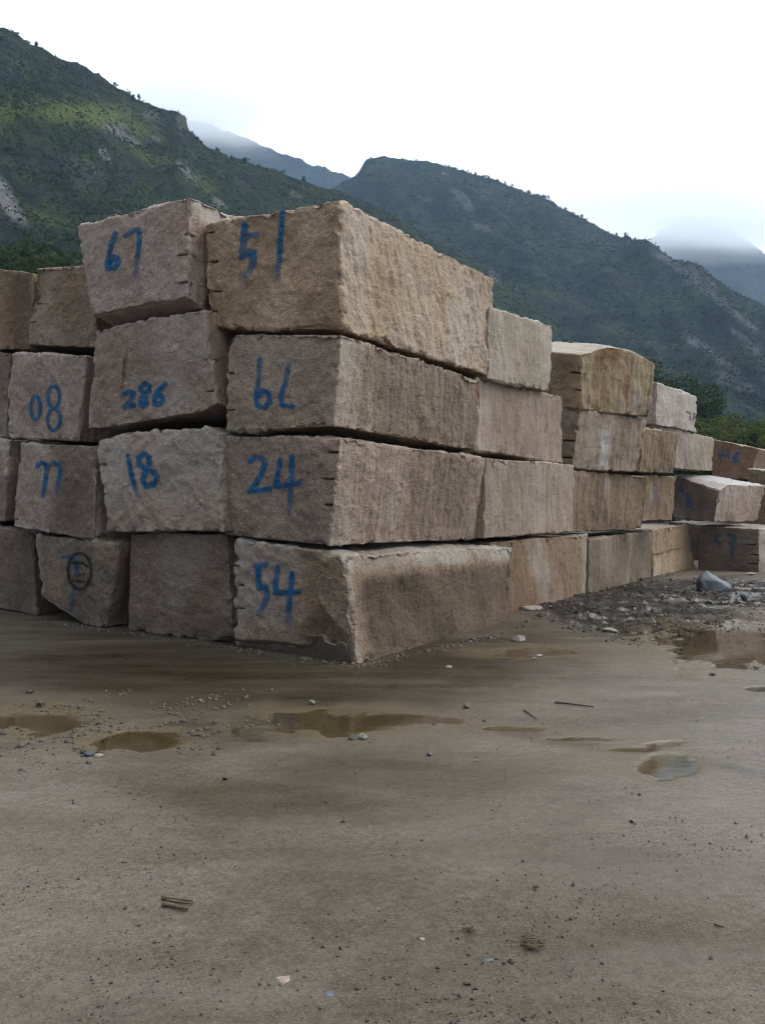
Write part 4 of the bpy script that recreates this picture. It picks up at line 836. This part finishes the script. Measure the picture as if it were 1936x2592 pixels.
# wooded foot of the hill
ft = [make_tree('forest_tree', 1.0, 320 + k, 6500, .016, 'round') for k in range(3)]; fu = [False] * 3
for k in range(74):
    px = rg.uniform(1090, 1560); Y = rg.uniform(75, 150)
    yt = np.interp(px, [1090, 1200, 1300, 1420, 1500, 1560], [675, 735, 785, 830, 870, 890]) + rg.uniform(-10, 60)
    h = EYE + (HZ - yt * D) / F * Y; h = float(np.clip(h, 4, 22)); q = rg.integers(3)
    place(ft[q], not fu[q], np.array([(px * D - CX) / F * Y, Y, -.1]), rg.uniform(0, 6), h, 'dark leafy tree in the wood at the foot of the middle hill', 'tree', 'trees at the foot of the middle hill'); fu[q] = True
for k in range(34):
    px = rg.uniform(-40, 260); Y = rg.uniform(70, 100); yt = np.interp(px, [-40, 100, 260], [490, 520, 560]) + rg.uniform(30, 90); h = EYE + (HZ - yt * D) / F * Y; q = rg.integers(3)
    place(ft[q], False, np.array([(px * D - CX) / F * Y, Y, -.1]), rg.uniform(0, 6), h, 'dark tree at the foot of the near left hill, behind the stack', 'tree', 'trees behind the left columns')
bt = [make_tree('bamboo_clump', 1.0, 350 + k, 7000, .013, 'bamboo', LEAFB) for k in range(2)]; bu = [False] * 2
for k, (px, yt, Y) in enumerate(((1512, 862, 60), (1545, 852, 63), (1578, 850, 58), (1606, 858, 62), (1635, 862, 60), (1668, 856, 61), (1700, 860, 58), (1560, 880, 52), (1625, 890, 52), (1525, 885, 55))):
    h = EYE + (HZ - yt * D) / F * Y; q = k % 2
    place(bt[q], not bu[q], np.array([(px * D - CX) / F * Y, Y, -.05]), k * 1.3, h, 'feathery yellow green bamboo clump behind the right hand blocks', 'bamboo', 'bamboo clumps beyond the yard'); bu[q] = True
# scrub on the slopes: uncountable
def scrub(name, Hp, n, size, lo, hi, seed, label):
    rg = np.random.default_rng(seed); nu, nv, _ = Hp.shape
    i = rg.integers(0, nu, n); j = rg.integers(lo, hi, n); c = Hp[i, j]; keep = (fbm(c / 22, 3, seed) + rg.uniform(-.6, .6, n) > -.25) & (GRASS[id(Hp)][i, j] < rg.uniform(.35, 1.5, n)); c = c[keep]; n = len(c)
    m_ = 5; cc = np.repeat(c, m_, 0); sz = np.repeat(size * rg.gamma(3, .33, n), m_)[:, None]
    cc = cc + rg.normal(size=cc.shape) * np.array([.55, .55, .38]) * sz + np.array([0, 0, .35]) * sz
    a = rg.normal(size=cc.shape); a /= np.linalg.norm(a, axis=1, keepdims=True); b = np.cross(a, rg.normal(size=cc.shape)); b /= np.linalg.norm(b, axis=1, keepdims=True)
    V = np.stack([cc - a * sz * .6, cc + b * sz * .45, cc + a * sz * .6, cc - b * sz * .45], 1).reshape(-1, 3)
    tag(mesh_obj(name, V, np.arange(len(cc) * 4, dtype=np.int32).reshape(-1, 4), SCR, smooth=False), label, 'scrub', kind='stuff')
scrub('hillside_scrub', H1, 190000, .25, 20, 262, 61, 'low green scrub covering the near left hill')
scrub('hillside_scrub', H2, 130000, .52, 10, 240, 62, 'dark scrub covering the middle hill')

# ------------------------------------------------------------------ air
def volume_box(name, lo, hi, color, density, label, aniso=0.2):
    lo, hi = np.array(lo, float), np.array(hi, float); V = np.array([[x, y, z] for x in (lo[0], hi[0]) for y in (lo[1], hi[1]) for z in (lo[2], hi[2])])
    Fc = [(0, 1, 3, 2), (4, 6, 7, 5), (0, 4, 5, 1), (2, 3, 7, 6), (0, 2, 6, 4), (1, 5, 7, 3)]
    m = bpy.data.materials.new(name); m.use_nodes = True; t = m.node_tree; t.nodes.clear(); o_ = N(t, 'ShaderNodeOutputMaterial')
    pv = N(t, 'ShaderNodeVolumePrincipled', inp={'Density': density, 'Anisotropy': aniso}); pv.inputs['Color'].default_value = (*color, 1); t.links.new(pv.outputs[0], o_.inputs['Volume'])
    ob = mesh_obj(name, V, Fc, m, smooth=False); tag(ob, label, 'haze', kind='stuff'); return ob, pv, t
haze, _, _ = volume_box('haze', (-5200, -5200, -1.5), (5200, 5200, 900), (.45, .68, 1.0), 0.00020, 'thin blue haze filling the valley')
def cloud(name, cpx, cpy, Y, size, density, label, seed):
    c = P(cpx * D, cpy * D, Y); import bmesh
    bm = bmesh.new(); bmesh.ops.create_icosphere(bm, subdivisions=4, radius=1.0); V = np.array([v.co[:] for v in bm.verts]); Fc = np.array([[v.index for v in f.verts] for f in bm.faces], dtype=np.int32); bm.free()
    m = bpy.data.materials.new(name); m.use_nodes = True; t = m.node_tree; t.nodes.clear(); o_ = N(t, 'ShaderNodeOutputMaterial')
    pv = N(t, 'ShaderNodeVolumePrincipled', inp={'Anisotropy': 0.85}); pv.inputs['Color'].default_value = (.97, .985, 1, 1)
    tc = N(t, 'ShaderNodeTexCoord'); ln = N(t, 'ShaderNodeVectorMath', operation='LENGTH'); t.links.new(tc.outputs['Object'], ln.inputs[0])
    ns = N(t, 'ShaderNodeTexNoise', inp={'Scale': 2.2, 'Detail': 3.0}); t.links.new(tc.outputs['Object'], ns.inputs['Vector'])
    ad = N(t, 'ShaderNodeMath', operation='MULTIPLY_ADD'); t.links.new(ns.outputs[0], ad.inputs[0]); ad.inputs[1].default_value = 1.0; t.links.new(ln.outputs['Value'], ad.inputs[2])
    mr_ = N(t, 'ShaderNodeMapRange', interpolation_type='SMOOTHSTEP', inp={'From Min': 1.40, 'From Max': .62, 'To Min': 0.0, 'To Max': density}); t.links.new(ad.outputs[0], mr_.inputs['Value'])
    t.links.new(mr_.outputs[0], pv.inputs['Density']); t.links.new(pv.outputs[0], o_.inputs['Volume'])
    me_o = mesh_obj(name, V, Fc, m); me_o.location = c; me_o.scale = size; tag(me_o, label, 'cloud', kind='stuff')
cloud('low_cloud', 445, 222, 1050, (260, 120, 62), .03, 'white cloud swallowing the ridge behind the near hill', 1)
cloud('low_cloud', 1560, 442, 950, (460, 120, 70), .040, 'white cloud resting on the far right hill', 2)
